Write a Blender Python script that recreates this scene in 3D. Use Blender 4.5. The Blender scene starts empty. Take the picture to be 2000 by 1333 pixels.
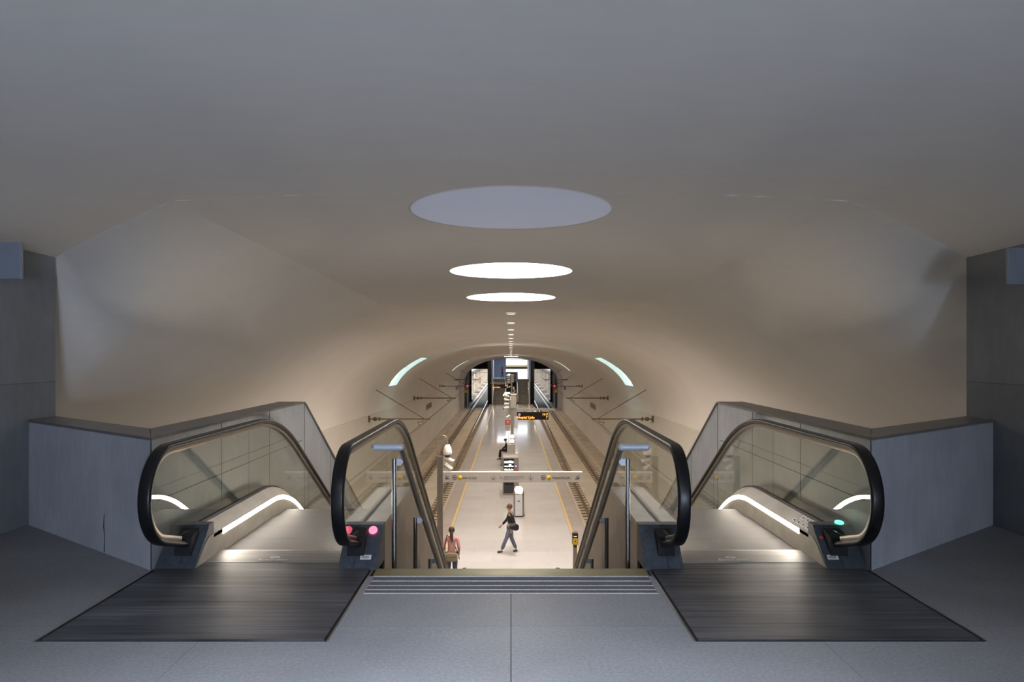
import bpy, math, random
from mathutils import Vector, Matrix
random.seed(7)
sc = bpy.context.scene
C = sc.collection

# ------------------------------------------------------------------ camera
H = 1.48                       # eye height above the landing
F = 1460.0                     # focal length in px of the 2000 px frame
cam_d = bpy.data.cameras.new('camera'); cam = bpy.data.objects.new('camera', cam_d); C.objects.link(cam)
cam.location = (0, 0, H); cam.rotation_euler = (math.radians(90), 0, 0)
cam_d.sensor_width = 36; cam_d.lens = 36 * F / 2000
cam_d.shift_x = 0.001; cam_d.shift_y = 0.01175
cam_d.clip_end = 1000
sc.camera = cam

# ------------------------------------------------------------------ world, exposure, lamps
w = bpy.data.worlds.new('sky'); sc.world = w; w.use_nodes = True
bg = w.node_tree.nodes['Background']
bg.inputs[0].default_value = (0.80, 0.90, 1.0, 1); bg.inputs[1].default_value = 4.0
sc.view_settings.view_transform = 'Standard'; sc.view_settings.look = 'None'
sc.view_settings.exposure = 0.0; sc.view_settings.gamma = 1.0
try: sc.view_settings.use_curve_mapping = False
except Exception: pass
sc.cycles.use_denoising = True
sc.cycles.max_bounces = 10; sc.cycles.diffuse_bounces = 5; sc.cycles.glossy_bounces = 5
sc.cycles.transparent_max_bounces = 24; sc.cycles.transmission_bounces = 8
sc.cycles.sample_clamp_indirect = 4.0
sc.cycles.caustics_reflective = False; sc.cycles.caustics_refractive = False

WARM = (1.0, 0.83, 0.66)
def area(name, loc, rot, sx, sy, power, col, spread=180):
    l = bpy.data.lights.new(name, 'AREA'); l.shape = 'RECTANGLE'; l.size = sx; l.size_y = sy
    l.energy = power; l.color = col; l.spread = math.radians(spread)
    o = bpy.data.objects.new(name, l); C.objects.link(o); o.location = loc; o.rotation_euler = rot
    return o
sl_ = bpy.data.lights.new('sun', 'SUN'); sl_.energy = 6; sl_.angle = math.radians(4); sl_.color = (1, .97, .93)
so_ = bpy.data.objects.new('sun', sl_); C.objects.link(so_); so_.rotation_euler = Vector((-.5, .35, -.79)).to_track_quat('-Z', 'Y').to_euler()
# daylight entering through the street entrance behind the camera
area('daylight_entrance', (3.4, -8.5, 0.60), (math.radians(90), 0, math.radians(31)), 1.4, 1.0, 165, (0.64, 0.76, 1.0), 92)
# added overhead light, out of view, to brighten the hall floor and ceiling
area('added_hall_light', (-0.2, 0.3, 2.60), (math.radians(26), 0, 0), 2.6, 2.4, 330, (0.72, 0.81, 1.0), 88)

# ------------------------------------------------------------------ helpers
class MB:
    def __init__(s): s.v = []; s.f = []; s.m = []; s.sm = []
    def add(s, vs, fs, mi=0, smooth=False):
        b = len(s.v); s.v += [tuple(p) for p in vs]
        for f in fs: s.f.append(tuple(b + i for i in f)); s.m.append(mi); s.sm.append(smooth)
        return s
    def box(s, x0, x1, y0, y1, z0, z1, mi=0):
        x0, x1 = sorted((x0, x1)); y0, y1 = sorted((y0, y1)); z0, z1 = sorted((z0, z1))
        vs = [(x, y, z) for z in (z0, z1) for y in (y0, y1) for x in (x0, x1)]
        return s.add(vs, [(0, 2, 3, 1), (4, 5, 7, 6), (0, 1, 5, 4), (2, 6, 7, 3), (0, 4, 6, 2), (1, 3, 7, 5)], mi)
    def prism(s, poly, axis, a, b, mi=0, smooth=False):
        def P(u, w, t): return {'x': (t, u, w), 'y': (u, t, w), 'z': (u, w, t)}[axis]
        n = len(poly)
        vs = [P(u, w_, a) for u, w_ in poly] + [P(u, w_, b) for u, w_ in poly]
        fs = [(i, (i + 1) % n, n + (i + 1) % n, n + i) for i in range(n)]
        s.add(vs, fs, mi, smooth)
        s.add(vs[:n], [tuple(range(n))], mi); s.add(vs[n:], [tuple(range(n))], mi)
        return s
    def tube(s, pts, r, n=10, mi=0, caps=True):
        pts = [Vector(p) for p in pts]
        rr = r if isinstance(r, (list, tuple)) else [r] * len(pts)
        rings = []; ref = None
        for i, p in enumerate(pts):
            t = (pts[min(i + 1, len(pts) - 1)] - pts[max(i - 1, 0)]).normalized()
            if ref is None:
                ref = Vector((0, 0, 1)) if abs(t.z) < .9 else Vector((1, 0, 0))
            u = (ref - t * ref.dot(t)).normalized(); ref = u; q = t.cross(u)
            rings.append([p + (u * math.cos(2 * math.pi * k / n) + q * math.sin(2 * math.pi * k / n)) * rr[i] for k in range(n)])
        vs = [x for R in rings for x in R]
        fs = [(i * n + k, i * n + (k + 1) % n, (i + 1) * n + (k + 1) % n, (i + 1) * n + k) for i in range(len(pts) - 1) for k in range(n)]
        s.add(vs, fs, mi, True)
        if caps: s.add(rings[0], [tuple(range(n))], mi); s.add(rings[-1], [tuple(range(n))], mi)
        return s
    def lathe(s, c, prof, n=24, mi=0, axis='z'):
        vs = []
        for r, h in prof:
            for k in range(n):
                a = 2 * math.pi * k / n; u, q = r * math.cos(a), r * math.sin(a)
                d = {'z': (u, q, h), 'y': (u, h, q), 'x': (h, u, q)}[axis]
                vs.append((c[0] + d[0], c[1] + d[1], c[2] + d[2]))
        fs = [(i * n + k, i * n + (k + 1) % n, (i + 1) * n + (k + 1) % n, (i + 1) * n + k) for i in range(len(prof) - 1) for k in range(n)]
        return s.add(vs, fs, mi, True)
    def ellipsoid(s, c, rx, ry, rz, n=16, m=10, mi=0):
        vs = []
        for i in range(m + 1):
            th = math.pi * i / m
            for k in range(n):
                a = 2 * math.pi * k / n
                vs.append((c[0] + rx * math.sin(th) * math.cos(a), c[1] + ry * math.sin(th) * math.sin(a), c[2] + rz * math.cos(th)))
        fs = [(i * n + k, i * n + (k + 1) % n, (i + 1) * n + (k + 1) % n, (i + 1) * n + k) for i in range(m) for k in range(n)]
        return s.add(vs, fs, mi, True)
    def loft(s, prof, ys, zf, mi=0, smooth=False):
        """closed profile [(x, dz)] carried along y with height zf(y)"""
        n = len(prof); vs = []
        for y in ys:
            z = zf(y)
            vs += [(x, y, z + d) for x, d in prof]
        fs = [(i * n + k, i * n + (k + 1) % n, (i + 1) * n + (k + 1) % n, (i + 1) * n + k) for i in range(len(ys) - 1) for k in range(n)]
        s.add(vs, fs, mi, smooth)
        s.add(vs[:n], [tuple(range(n))], mi); s.add(vs[-n:], [tuple(range(n))], mi)
        return s
    def sweep(s, path, prof, x0, mi=0, caps=True):
        """path [(y,z)], closed profile [(dx, dn)], n = outward normal"""
        n = len(prof); vs = []
        for i, p in enumerate(path):
            a = path[max(i - 1, 0)]; b = path[min(i + 1, len(path) - 1)]
            ty, tz = b[0] - a[0], b[1] - a[1]; L = math.hypot(ty, tz) or 1; ty /= L; tz /= L
            vs += [(x0 + dx, p[0] - tz * dn, p[1] + ty * dn) for dx, dn in prof]
        fs = [(i * n + k, i * n + (k + 1) % n, (i + 1) * n + (k + 1) % n, (i + 1) * n + k) for i in range(len(path) - 1) for k in range(n)]
        s.add(vs, fs, mi, True)
        if caps: s.add(vs[:n], [tuple(range(n))], mi); s.add(vs[-n:], [tuple(range(n))], mi)
        return s
    def build(s, name, mats, parent=None, origin=None, bevel=0):
        me = bpy.data.meshes.new(name)
        o0 = origin or (0, 0, 0)
        me.from_pydata([(x - o0[0], y - o0[1], z - o0[2]) for x, y, z in s.v], [], s.f)
        if not isinstance(mats, (list, tuple)): mats = [mats]
        for m in mats: me.materials.append(m)
        for p, mi, sm in zip(me.polygons, s.m, s.sm): p.material_index = mi; p.use_smooth = sm
        me.update()
        import bmesh
        bm = bmesh.new(); bm.from_mesh(me); bmesh.ops.recalc_face_normals(bm, faces=bm.faces); bm.to_mesh(me); bm.free()
        o = bpy.data.objects.new(name, me); C.objects.link(o); o.location = o0
        if bevel:
            b = o.modifiers.new('bevel', 'BEVEL'); b.width = bevel; b.segments = 2; b.limit_method = 'ANGLE'
        if parent:
            o.parent = parent
            o.location = Vector(o0) - abs_loc(parent)
        return o
def abs_loc(o):
    v = Vector(o.location)
    while o.parent: o = o.parent; v += Vector(o.location)
    return v
def tag(o, label, cat, group=None, kind=None):
    if label: o['label'] = label
    if cat: o['category'] = cat
    if group: o['group'] = group
    if kind: o['kind'] = kind
    return o
def thing(name, label, cat, loc, group=None):
    o = bpy.data.objects.new(name, None); C.objects.link(o); o.location = loc; o.empty_display_size = .2
    return tag(o, label, cat, group)
def struct(o, label=None):
    o['kind'] = 'structure'
    if label: o['label'] = label
    return o
def copy_thing(o, delta, label=None, group=None):
    r = o.copy(); C.objects.link(r); r.location = Vector(o.location) + Vector(delta)
    if label: r['label'] = label
    if group: r['group'] = group
    for ch in [c for c in bpy.data.objects if c.parent == o]:
        c = ch.copy(); C.objects.link(c); c.parent = r
        for g in [k for k in bpy.data.objects if k.parent == ch]:
            d = g.copy(); C.objects.link(d); d.parent = c
    return r

# ------------------------------------------------------------------ materials
def mat(name, col, rough=.6, metal=0.0, emit=None, estr=0, noise=None, bump=None, spec=.5, coat=0, alpha=None):
    m = bpy.data.materials.new(name); m.use_nodes = True
    nt = m.node_tree; b = nt.nodes['Principled BSDF']
    b.inputs['Base Color'].default_value = (*col, 1); b.inputs['Roughness'].default_value = rough
    b.inputs['Metallic'].default_value = metal; b.inputs['Specular IOR Level'].default_value = spec
    b.inputs['Coat Weight'].default_value = coat
    if emit: b.inputs['Emission Color'].default_value = (*emit, 1); b.inputs['Emission Strength'].default_value = estr
    tc = nt.nodes.new('ShaderNodeTexCoord')
    if noise:
        # noise = [(scale, amount, (sx,sy,sz)), ...] multiplied variations of the base colour
        prev = None
        for sc_, amt, st in noise:
            mp = nt.nodes.new('ShaderNodeMapping'); mp.inputs['Scale'].default_value = st
            nt.links.new(tc.outputs['Object'], mp.inputs['Vector'])
            n = nt.nodes.new('ShaderNodeTexNoise'); n.inputs['Scale'].default_value = sc_; n.inputs['Detail'].default_value = 4
            nt.links.new(mp.outputs[0], n.inputs['Vector'])
            r = nt.nodes.new('ShaderNodeMapRange'); r.inputs['From Min'].default_value = .3; r.inputs['From Max'].default_value = .7
            r.inputs['To Min'].default_value = 1 - amt; r.inputs['To Max'].default_value = 1 + amt
            nt.links.new(n.outputs['Fac'], r.inputs['Value'])
            if prev is None: prev = r.outputs[0]
            else:
                q = nt.nodes.new('ShaderNodeMath'); q.operation = 'MULTIPLY'
                nt.links.new(prev, q.inputs[0]); nt.links.new(r.outputs[0], q.inputs[1]); prev = q.outputs[0]
        mx = nt.nodes.new('ShaderNodeVectorMath'); mx.operation = 'SCALE'
        mx.inputs[0].default_value = col
        nt.links.new(prev, mx.inputs['Scale']); nt.links.new(mx.outputs[0], b.inputs['Base Color'])
        m['vary'] = 1
    if bump:
        sc_, st_, stretch = bump
        mp = nt.nodes.new('ShaderNodeMapping'); mp.inputs['Scale'].default_value = stretch
        nt.links.new(tc.outputs['Object'], mp.inputs['Vector'])
        n = nt.nodes.new('ShaderNodeTexNoise'); n.inputs['Scale'].default_value = sc_; n.inputs['Detail'].default_value = 3
        nt.links.new(mp.outputs[0], n.inputs['Vector'])
        bp = nt.nodes.new('ShaderNodeBump'); bp.inputs['Strength'].default_value = st_; bp.inputs['Distance'].default_value = .01
        nt.links.new(n.outputs['Fac'], bp.inputs['Height']); nt.links.new(bp.outputs[0], b.inputs['Normal'])
    return m
def bricks(m, w_, h_, mortar=.004, dark=.55, offset=.5, bias=0.0, var=.06, rot=None, swz=None):
    """joint lines and a slight slab-to-slab change multiplied on the base colour"""
    nt = m.node_tree; b = nt.nodes['Principled BSDF']
    tc = nt.nodes.new('ShaderNodeTexCoord'); mp = nt.nodes.new('ShaderNodeMapping')
    if rot: mp.inputs['Rotation'].default_value = rot
    nt.links.new(tc.outputs['Object'], mp.inputs['Vector'])
    t = nt.nodes.new('ShaderNodeTexBrick'); t.offset = offset; t.inputs['Scale'].default_value = 1
    t.inputs['Brick Width'].default_value = w_; t.inputs['Row Height'].default_value = h_
    t.inputs['Mortar Size'].default_value = mortar; t.inputs['Mortar Smooth'].default_value = .1
    t.inputs['Color1'].default_value = (1 - var,) * 3 + (1,); t.inputs['Color2'].default_value = (1 + var,) * 3 + (1,)
    t.inputs['Mortar'].default_value = (dark,) * 3 + (1,)
    nt.links.new(mp.outputs[0], t.inputs['Vector'])
    mu = nt.nodes.new('ShaderNodeVectorMath'); mu.operation = 'MULTIPLY'
    lk = b.inputs['Base Color'].links
    if lk: nt.links.new(lk[0].from_socket, mu.inputs[0])
    else: mu.inputs[0].default_value = b.inputs['Base Color'].default_value[:3]
    nt.links.new(t.outputs['Color'], mu.inputs[1]); nt.links.new(mu.outputs[0], b.inputs['Base Color'])
    return m
def waves(m, axis, scale, depth, strength=.5):
    """fine parallel grooves as bump"""
    nt = m.node_tree; b = nt.nodes['Principled BSDF']
    tc = nt.nodes.new('ShaderNodeTexCoord'); t = nt.nodes.new('ShaderNodeTexWave'); t.bands_direction = axis
    t.inputs['Scale'].default_value = scale; t.inputs['Distortion'].default_value = 0
    nt.links.new(tc.outputs['Object'], t.inputs['Vector'])
    bp = nt.nodes.new('ShaderNodeBump'); bp.inputs['Strength'].default_value = strength; bp.inputs['Distance'].default_value = depth
    nt.links.new(t.outputs['Fac'], bp.inputs['Height']); nt.links.new(bp.outputs[0], b.inputs['Normal'])
    return m
def glass(name, tint, ior=1.5, base=0.0):
    m = bpy.data.materials.new(name); m.use_nodes = True; nt = m.node_tree; nt.nodes.clear()
    o = nt.nodes.new('ShaderNodeOutputMaterial'); mx = nt.nodes.new('ShaderNodeMixShader')
    tr = nt.nodes.new('ShaderNodeBsdfTransparent'); tr.inputs[0].default_value = (*tint, 1)
    gl = nt.nodes.new('ShaderNodeBsdfGlossy'); gl.inputs['Roughness'].default_value = .01
    fr = nt.nodes.new('ShaderNodeFresnel'); ge = nt.nodes.new('ShaderNodeNewGeometry')
    mr = nt.nodes.new('ShaderNodeMapRange'); mr.inputs['To Min'].default_value = ior; mr.inputs['To Max'].default_value = 1 / ior
    nt.links.new(ge.outputs['Backfacing'], mr.inputs['Value']); nt.links.new(mr.outputs[0], fr.inputs[0])
    ad = nt.nodes.new('ShaderNodeMath'); ad.operation = 'ADD'; ad.inputs[1].default_value = base
    nt.links.new(fr.outputs[0], ad.inputs[0]); nt.links.new(ad.outputs[0], mx.inputs[0])
    nt.links.new(tr.outputs[0], mx.inputs[1]); nt.links.new(gl.outputs[0], mx.inputs[2]); nt.links.new(mx.outputs[0], o.inputs[0])
    return m

M = {}
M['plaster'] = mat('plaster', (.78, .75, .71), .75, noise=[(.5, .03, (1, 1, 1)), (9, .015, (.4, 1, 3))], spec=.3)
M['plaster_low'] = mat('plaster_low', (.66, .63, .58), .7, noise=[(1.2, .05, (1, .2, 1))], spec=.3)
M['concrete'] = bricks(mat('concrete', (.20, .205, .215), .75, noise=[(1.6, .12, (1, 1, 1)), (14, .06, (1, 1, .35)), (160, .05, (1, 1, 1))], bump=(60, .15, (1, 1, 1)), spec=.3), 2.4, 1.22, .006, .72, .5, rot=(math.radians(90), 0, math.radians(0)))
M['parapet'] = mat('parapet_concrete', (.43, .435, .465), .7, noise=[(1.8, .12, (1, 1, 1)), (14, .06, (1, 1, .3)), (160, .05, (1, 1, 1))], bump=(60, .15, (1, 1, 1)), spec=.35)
M['cap'] = mat('granite_cap', (.17, .16, .15), .35, noise=[(4, .15, (1, 1, 1)), (120, .15, (1, 1, 1))])
M['granite'] = mat('granite_floor', (.29, .29, .295), .5, noise=[(1.2, .13, (1, 1, 1)), (55, .14, (1, 1, 1)), (260, .32, (1, 1, 1))], spec=.4)
M['cover_dark'] = mat('newel_cover', (.055, .065, .08), .45, noise=[(30, .25, (1, 1, .5)), (6, .15, (1, 1, 1))], bump=(40, .2, (1, 1, 1)))
M['guide'] = mat('handrail_guide_steel', (.30, .27, .23), .33, 1.0, noise=[(3, .06, (1, 1, 1))])
M['black'] = mat('rubber_black', (.006, .006, .007), .34, noise=[(20, .2, (1, 1, 1))], spec=.38)
M['matte_black'] = mat('brush_black', (.008, .008, .009), .8, noise=[(40, .3, (1, 1, 1))])
M['steel'] = mat('stainless', (.50, .48, .45), .28, 1.0, noise=[(3, .06, (1, 1, 1)), (60, .06, (1, .05, 1))])
M['steel_dull'] = mat('stainless_dull', (.42, .39, .35), .42, 1.0, noise=[(4, .12, (1, 1, 1)), (30, .05, (1, .1, 1))])
M['cladding'] = mat('cladding_steel', (.33, .30, .26), .38, .85, noise=[(2, .1, (1, 1, 1)), (50, .05, (1, 1, .08))])
M['skirt'] = mat('skirt_panel', (.30, .275, .235), .45, .35, noise=[(6, .12, (1, 1, 1)), (40, .05, (1, .2, 1))])
M['plate'] = waves(mat('floor_plate', (.125, .13, .145), .48, .6, noise=[(1.4, .4, (.6, 2.6, 1)), (4, .38, (.2, 5, 1)), (26, .4, (.05, 3, 1))]), 'Y', 26, .002, .35)
M['comb'] = mat('comb_plate', (.34, .33, .32), .5, .8, noise=[(4, .15, (.3, 6, 1)), (30, .12, (.05, 3, 1))])
M['seam'] = mat('seam_black', (.01, .01, .01), .7, noise=[(20, .2, (1, 1, 1))])
M['tread'] = waves(mat('tread', (.115, .112, .112), .6, 0, noise=[(3, .06, (1, 1, 1)), (180, .14, (1, 1, 1))]), 'X', 34, .003, .5)
M['brass'] = mat('brass_nosing', (.27, .235, .11), .45, .5, noise=[(5, .12, (1, 3, 1))])
M['grip'] = mat('grip_band', (.17, .17, .175), .75, noise=[(60, .2, (1, 1, 1))], spec=.2)
M['strip'] = mat('inlay_strip', (.62, .62, .62), .5, .2, noise=[(60, .15, (1, 1, 1))])
M['led_strip'] = mat('light_strip', (1, 1, 1), .5, emit=(1.0, .88, .74), estr=40)
M['glass'] = glass('balustrade_glass', (.93, .95, .92), 1.5, .02)
M['cyan_glass'] = mat('skylight_pane', (.6, .9, .9), .3, emit=(.66, .95, .97), estr=2.0)
M['clear'] = glass('clear_glass', (.88, .92, .93), 1.5, .03)
M['disc_lit'] = mat('ceiling_lit', (1, 1, 1), .5, emit=(1, .97, .93), estr=6)
M['disc_glow'] = mat('ceiling_faint_glow', (.78, .83, .97), .5, emit=(.5, .6, .9), estr=.13, noise=[(2, .02, (1, 1, 1))])  # weak bluish emission added to brighten the disc
M['small_lit'] = mat('downlight_lit', (1, 1, 1), .5, emit=(1, .95, .88), estr=2.4)
M['red_lamp'] = mat('red_lamp', (.8, .05, .1), .3, emit=(1, .16, .26), estr=2.2)
M['green_lamp'] = mat('green_lamp', (.1, .8, .4), .3, emit=(.15, 1, .55), estr=3)
M['sig_red'] = mat('signal_red', (1, .05, .05), .3, emit=(1, .03, .05), estr=6)
M['white'] = mat('white_plastic', (.78, .77, .75), .4, noise=[(6, .03, (1, 1, 1))])
M['platform'] = bricks(mat('platform_stone', (.60, .59, .60), .085, noise=[(.6, .05, (1, 1, 1)), (40, .03, (1, 1, 1))], spec=.5), 1.2, .9, .006, .86, .5, var=.03)
M['edge'] = bricks(mat('platform_edge_stone', (.44, .39, .37), .22, noise=[(1, .05, (1, 1, 1)), (40, .04, (1, 1, 1))]), .6, .6, .008, .85, .5, var=.05)
M['yellow_line'] = mat('yellow_line', (.62, .47, .23), .5, noise=[(3, .08, (1, 1, 1))])
M['slab'] = mat('track_slab', (.46, .39, .31), .7, noise=[(1.1, .12, (1, .5, 1)), (14, .08, (1, 1, 1))])
M['ballast'] = mat('ballast', (.40, .345, .28), .85, noise=[(1.3, .2, (1, .5, 1)), (18, .2, (1, 1, 1))], bump=(20, .4, (1, 1, 1)))
M['rail'] = mat('rail_steel', (.23, .15, .075), .4, .6, noise=[(5, .2, (1, .3, 1))])
M['railtop'] = mat('rail_head', (.55, .47, .38), .22, 1.0, noise=[(2, .1, (1, .3, 1))])
M['sleeper'] = mat('sleeper_dark', (.17, .12, .07), .8, noise=[(9, .3, (1, 1, 1))])
M['brown'] = mat('oxide_brown', (.16, .12, .05), .5, .3, noise=[(6, .15, (1, 1, 1))])
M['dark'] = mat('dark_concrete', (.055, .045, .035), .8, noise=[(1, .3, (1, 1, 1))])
M['pale_facade'] = mat('pale_facade', (.60, .48, .44), .8, noise=[(1.2, .4, (1.5, 1.5, .1))])
M['pale_stone'] = mat('pale_stone', (.82, .84, .88), .7, noise=[(1, .05, (1, 1, 1))])
M['pillar'] = mat('pillar_stone', (.40, .34, .27), .7, noise=[(2, .15, (1, 1, 1))])
M['sign_grey'] = mat('sign_grey', (.42, .39, .36), .4, noise=[(3, .03, (1, 1, 1))])
M['ink'] = mat('ink_dark', (.035, .03, .045), .5)
M['ink_blue'] = mat('ink_blue', (.14, .12, .22), .5)
M['yellow'] = mat('sign_yellow', (.75, .47, .02), .4, noise=[(8, .03, (1, 1, 1))])
M['screen'] = mat('screen_black', (.015, .012, .012), .15)
M['led'] = mat('led_orange', (1, .35, .05), .5, emit=(1, .33, .05), estr=3.2)
M['ledw'] = mat('led_white', (1, .9, .8), .5, emit=(1, .9, .8), estr=.55)
M['red'] = mat('red_paint', (.62, .05, .04), .4, noise=[(8, .05, (1, 1, 1))])
M['green'] = mat('green_paint', (.03, .30, .20), .4, noise=[(8, .05, (1, 1, 1))])
M['skin'] = mat('skin', (.55, .34, .24), .5, noise=[(20, .05, (1, 1, 1))])
M['hair'] = mat('hair_dark', (.045, .025, .018), .5, noise=[(40, .3, (1, 1, .2))])
M['hair_b'] = mat('hair_brown', (.085, .04, .022), .5, noise=[(40, .3, (1, 1, .2))])
M['pink'] = mat('pink_cloth', (.72, .33, .37), .8, noise=[(12, .08, (1, 1, 1))])
M['jeans'] = mat('jeans', (.07, .085, .125), .8, noise=[(12, .2, (1, 1, .4))])
M['jeans_l'] = mat('jeans_light', (.16, .18, .26), .8, noise=[(12, .2, (1, 1, .4))])
M['blackcloth'] = mat('black_cloth', (.014, .013, .015), .85, noise=[(12, .2, (1, 1, 1))])
M['orange'] = mat('orange_cloth', (.75, .22, .05), .8, noise=[(12, .1, (1, 1, 1))])
M['bag'] = mat('beige_canvas', (.27, .22, .14), .8, noise=[(14, .12, (1, 1, 1))])
M['shoe'] = mat('shoe_dark', (.03, .022, .018), .5, noise=[(12, .2, (1, 1, 1))])
M['vend'] = mat('vending_case', (.30, .27, .23), .4, .3, noise=[(4, .08, (1, 1, 1))])
M['vlight'] = mat('vending_light', (.9, .95, 1), .5, emit=(.85, .95, 1), estr=1.1)
M['purple'] = mat('purple', (.14, .09, .35), .4, emit=(.2, .13, .6), estr=.3)
M['bluegrey'] = mat('blue_grey_panel', (.38, .42, .52), .5, noise=[(1.5, .05, (1, 1, 1))])
M['speaker'] = mat('grey_box_paint', (.20, .225, .27), .5, noise=[(3, .05, (1, 1, 1))])
M['endcap'] = mat('brushed_cap', (.74, .76, .82), .5, .25, noise=[(50, .04, (.1, 1, 1))])
M['post'] = mat('post_steel', (.40, .39, .38), .3, 1.0, noise=[(40, .06, (1, 1, .1))])

def arc(cy, cz, r, a0, a1, n=12):
    return [(cy + r * math.cos(math.radians(a0 + (a1 - a0) * i / n)), cz + r * math.sin(math.radians(a0 + (a1 - a0) * i / n))) for i in range(n + 1)]
def rrect(wd, ht, r, n=4):
    out = []
    for cx, cy, a in ((wd / 2 - r, ht / 2 - r, 0), (-wd / 2 + r, ht / 2 - r, 90), (-wd / 2 + r, -ht / 2 + r, 180), (wd / 2 - r, -ht / 2 + r, 270)):
        for i in range(n + 1):
            t = math.radians(a + 90 * i / n); out.append((cx + r * math.cos(t), cy + r * math.sin(t)))
    return out
def frange(a, b, step):
    n = max(1, int(math.ceil((b - a) / step))); return [a + (b - a) * i / n for i in range(n + 1)]
def text(name, body, size, loc, rot, m, parent, extrude=.002, align='LEFT', sx=1.0, shear=0):
    cu = bpy.data.curves.new(name, 'FONT'); cu.body = body; cu.size = size; cu.extrude = extrude
    cu.align_x = align; cu.align_y = 'CENTER'; cu.shear = shear; cu.resolution_u = 3
    t = bpy.data.objects.new('tmp', cu); C.objects.link(t)
    me = bpy.data.meshes.new_from_object(t); bpy.data.objects.remove(t); bpy.data.curves.remove(cu)
    me.materials.clear(); me.materials.append(m)
    o = bpy.data.objects.new(name, me); C.objects.link(o); o.rotation_euler = rot; o.scale = (sx, 1, 1)
    o.parent = parent; o.location = Vector(loc) - (abs_loc(parent) if parent else Vector((0, 0, 0)))
    return o
R90 = (math.radians(90), 0, 0)

# ------------------------------------------------------------------ levels
ZP = -5.07      # platform
ZR = -5.42      # rail head
ZT = -5.57      # track bed
TAN = math.tan(math.radians(30))
W = 6.6
def zc(y): return 2.7385 - .0185 * y
def sm(a, b, x):
    t = min(1, max(0, (x - a) / (b - a))); return t * t * (3 - 2 * t)
def hallD(x): return .0095 * x * x + .00033 * x ** 4
def sup(t, m): return 1 - max(0, 1 - t ** m) ** (1 / m)
CX = 2.44
def edge(x):
    x = abs(x)
    return 5.37 if x <= CX else 5.37 + (min(x, 4.15) - CX) / (4.15 - CX) * (6.81 - 5.37)
def vaultD(x, y):
    x = abs(x); b = sm(7, 30, y); far = 3.5 * sup(min(1, x / W), 2.3)
    if x <= CX: near = hallD(x)
    else:
        pf = lambda q: .068 + 3.432 * sup(min(1, (q - CX) / (W - CX)), 1.2)
        k = sm(-.6, 1.2, y - edge(x)); k = max(0, (k - sm(-.6, 1.2, 0)) / (1 - sm(-.6, 1.2, 0)))
        near = pf(x) * k + (1 - k) * (hallD(x) if x <= 4.15 else pf(x) - pf(4.15) + hallD(4.15))
    return near * (1 - b) + far * b
def vz(x, y): return zc(y) - vaultD(x, y)

# ------------------------------------------------------------------ hall shell
def grid_sheet(mb, xs, ysf, zf, skip=None, smooth=True):
    cols = [[(x, y, zf(x, y)) for y in ysf(x)] for x in xs]
    n = len(cols[0]); vs = [p for c_ in cols for p in c_]; fs = []
    for i in range(len(xs) - 1):
        for j in range(n - 1):
            if skip and skip((xs[i] + xs[i + 1]) / 2, (cols[i][j][1] + cols[i][j + 1][1]) / 2): continue
            fs.append((i * n + j, (i + 1) * n + j, (i + 1) * n + j + 1, i * n + j + 1))
    mb.add(vs, fs, 0, smooth)
mb = MB()
DISC = [(6.0, .81), (9.8, .81), (13.5, .81)]
xs = sorted(set(frange(-4.15, 4.15, .2) + [-CX, CX]))
grid_sheet(mb, xs, lambda x: [-12 + (edge(x) + 12) * i / 40 for i in range(41)], lambda x, y: zc(y) - hallD(x))
struct(mb.build('ceiling', M['plaster']), 'smooth grey plaster ceiling of the upper hall')
def side_wall(s):
    mb = MB(); mb.box(s * 4.15, s * 4.40, -12, 6.81, -.4, 2.95)
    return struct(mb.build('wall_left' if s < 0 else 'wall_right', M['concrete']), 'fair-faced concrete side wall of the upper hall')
side_wall(-1); side_wall(1)
sk = struct(MB().box(-1.5, 1.5, -1.1, -1.02, 2.60, 2.74).box(-1.5, 1.5, 1.62, 1.7, 2.60, 2.74).box(-1.5, -1.42, -1.02, 1.62, 2.60, 2.74).box(1.42, 1.5, -1.02, 1.62, 2.60, 2.74).build('window_5', M['plaster']))  # frame made up to go round the added overhead light
struct(MB().box(-4.4, -.9, -12.2, -12, -.4, 3.2).build('wall_rear_blocker', M['concrete']))  # unseen half wall, added to block daylight on the left side

# landing slab with bays for the escalator pits
pl = [(-4.3, -12), (4.3, -12), (4.3, 6.55), (4.15, 6.45), (2.449, 5.12), (2.449, 3.83), (.938, 3.83), (.938, 4.96), (-.938, 4.96), (-.938, 3.83), (-2.449, 3.83), (-2.449, 5.12), (-4.15, 6.45), (-4.3, 6.55)]
def granite_mat():
    m = M['granite']; nt = m.node_tree; b = nt.nodes['Principled BSDF']
    tc = nt.nodes.new('ShaderNodeTexCoord'); sp = nt.nodes.new('ShaderNodeSeparateXYZ'); nt.links.new(tc.outputs['Object'], sp.inputs[0])
    a = nt.nodes.new('ShaderNodeMath'); a.operation = 'ABSOLUTE'; nt.links.new(sp.outputs['X'], a.inputs[0])
    c1 = nt.nodes.new('ShaderNodeMath'); c1.operation = 'LESS_THAN'; c1.inputs[1].default_value = .0035; nt.links.new(a.outputs[0], c1.inputs[0])
    r = nt.nodes.new('ShaderNodeMapRange'); nt.links.new(c1.outputs[0], r.inputs['Value']); r.inputs['To Min'].default_value = 1; r.inputs['To Max'].default_value = .25
    mu = nt.nodes.new('ShaderNodeVectorMath'); mu.operation = 'SCALE'; nt.links.new(b.inputs['Base Color'].links[0].from_socket, mu.inputs[0])
    nt.links.new(r.outputs[0], mu.inputs['Scale']); nt.links.new(mu.outputs[0], b.inputs['Base Color'])
    return bricks(m, 3.2, 1.35, .004, .8, .5, var=.03)
granite_mat()
struct(MB().prism(pl, 'z', -.4, 0).build('floor', M['granite']), 'speckled dark granite floor of the upper landing')
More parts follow.
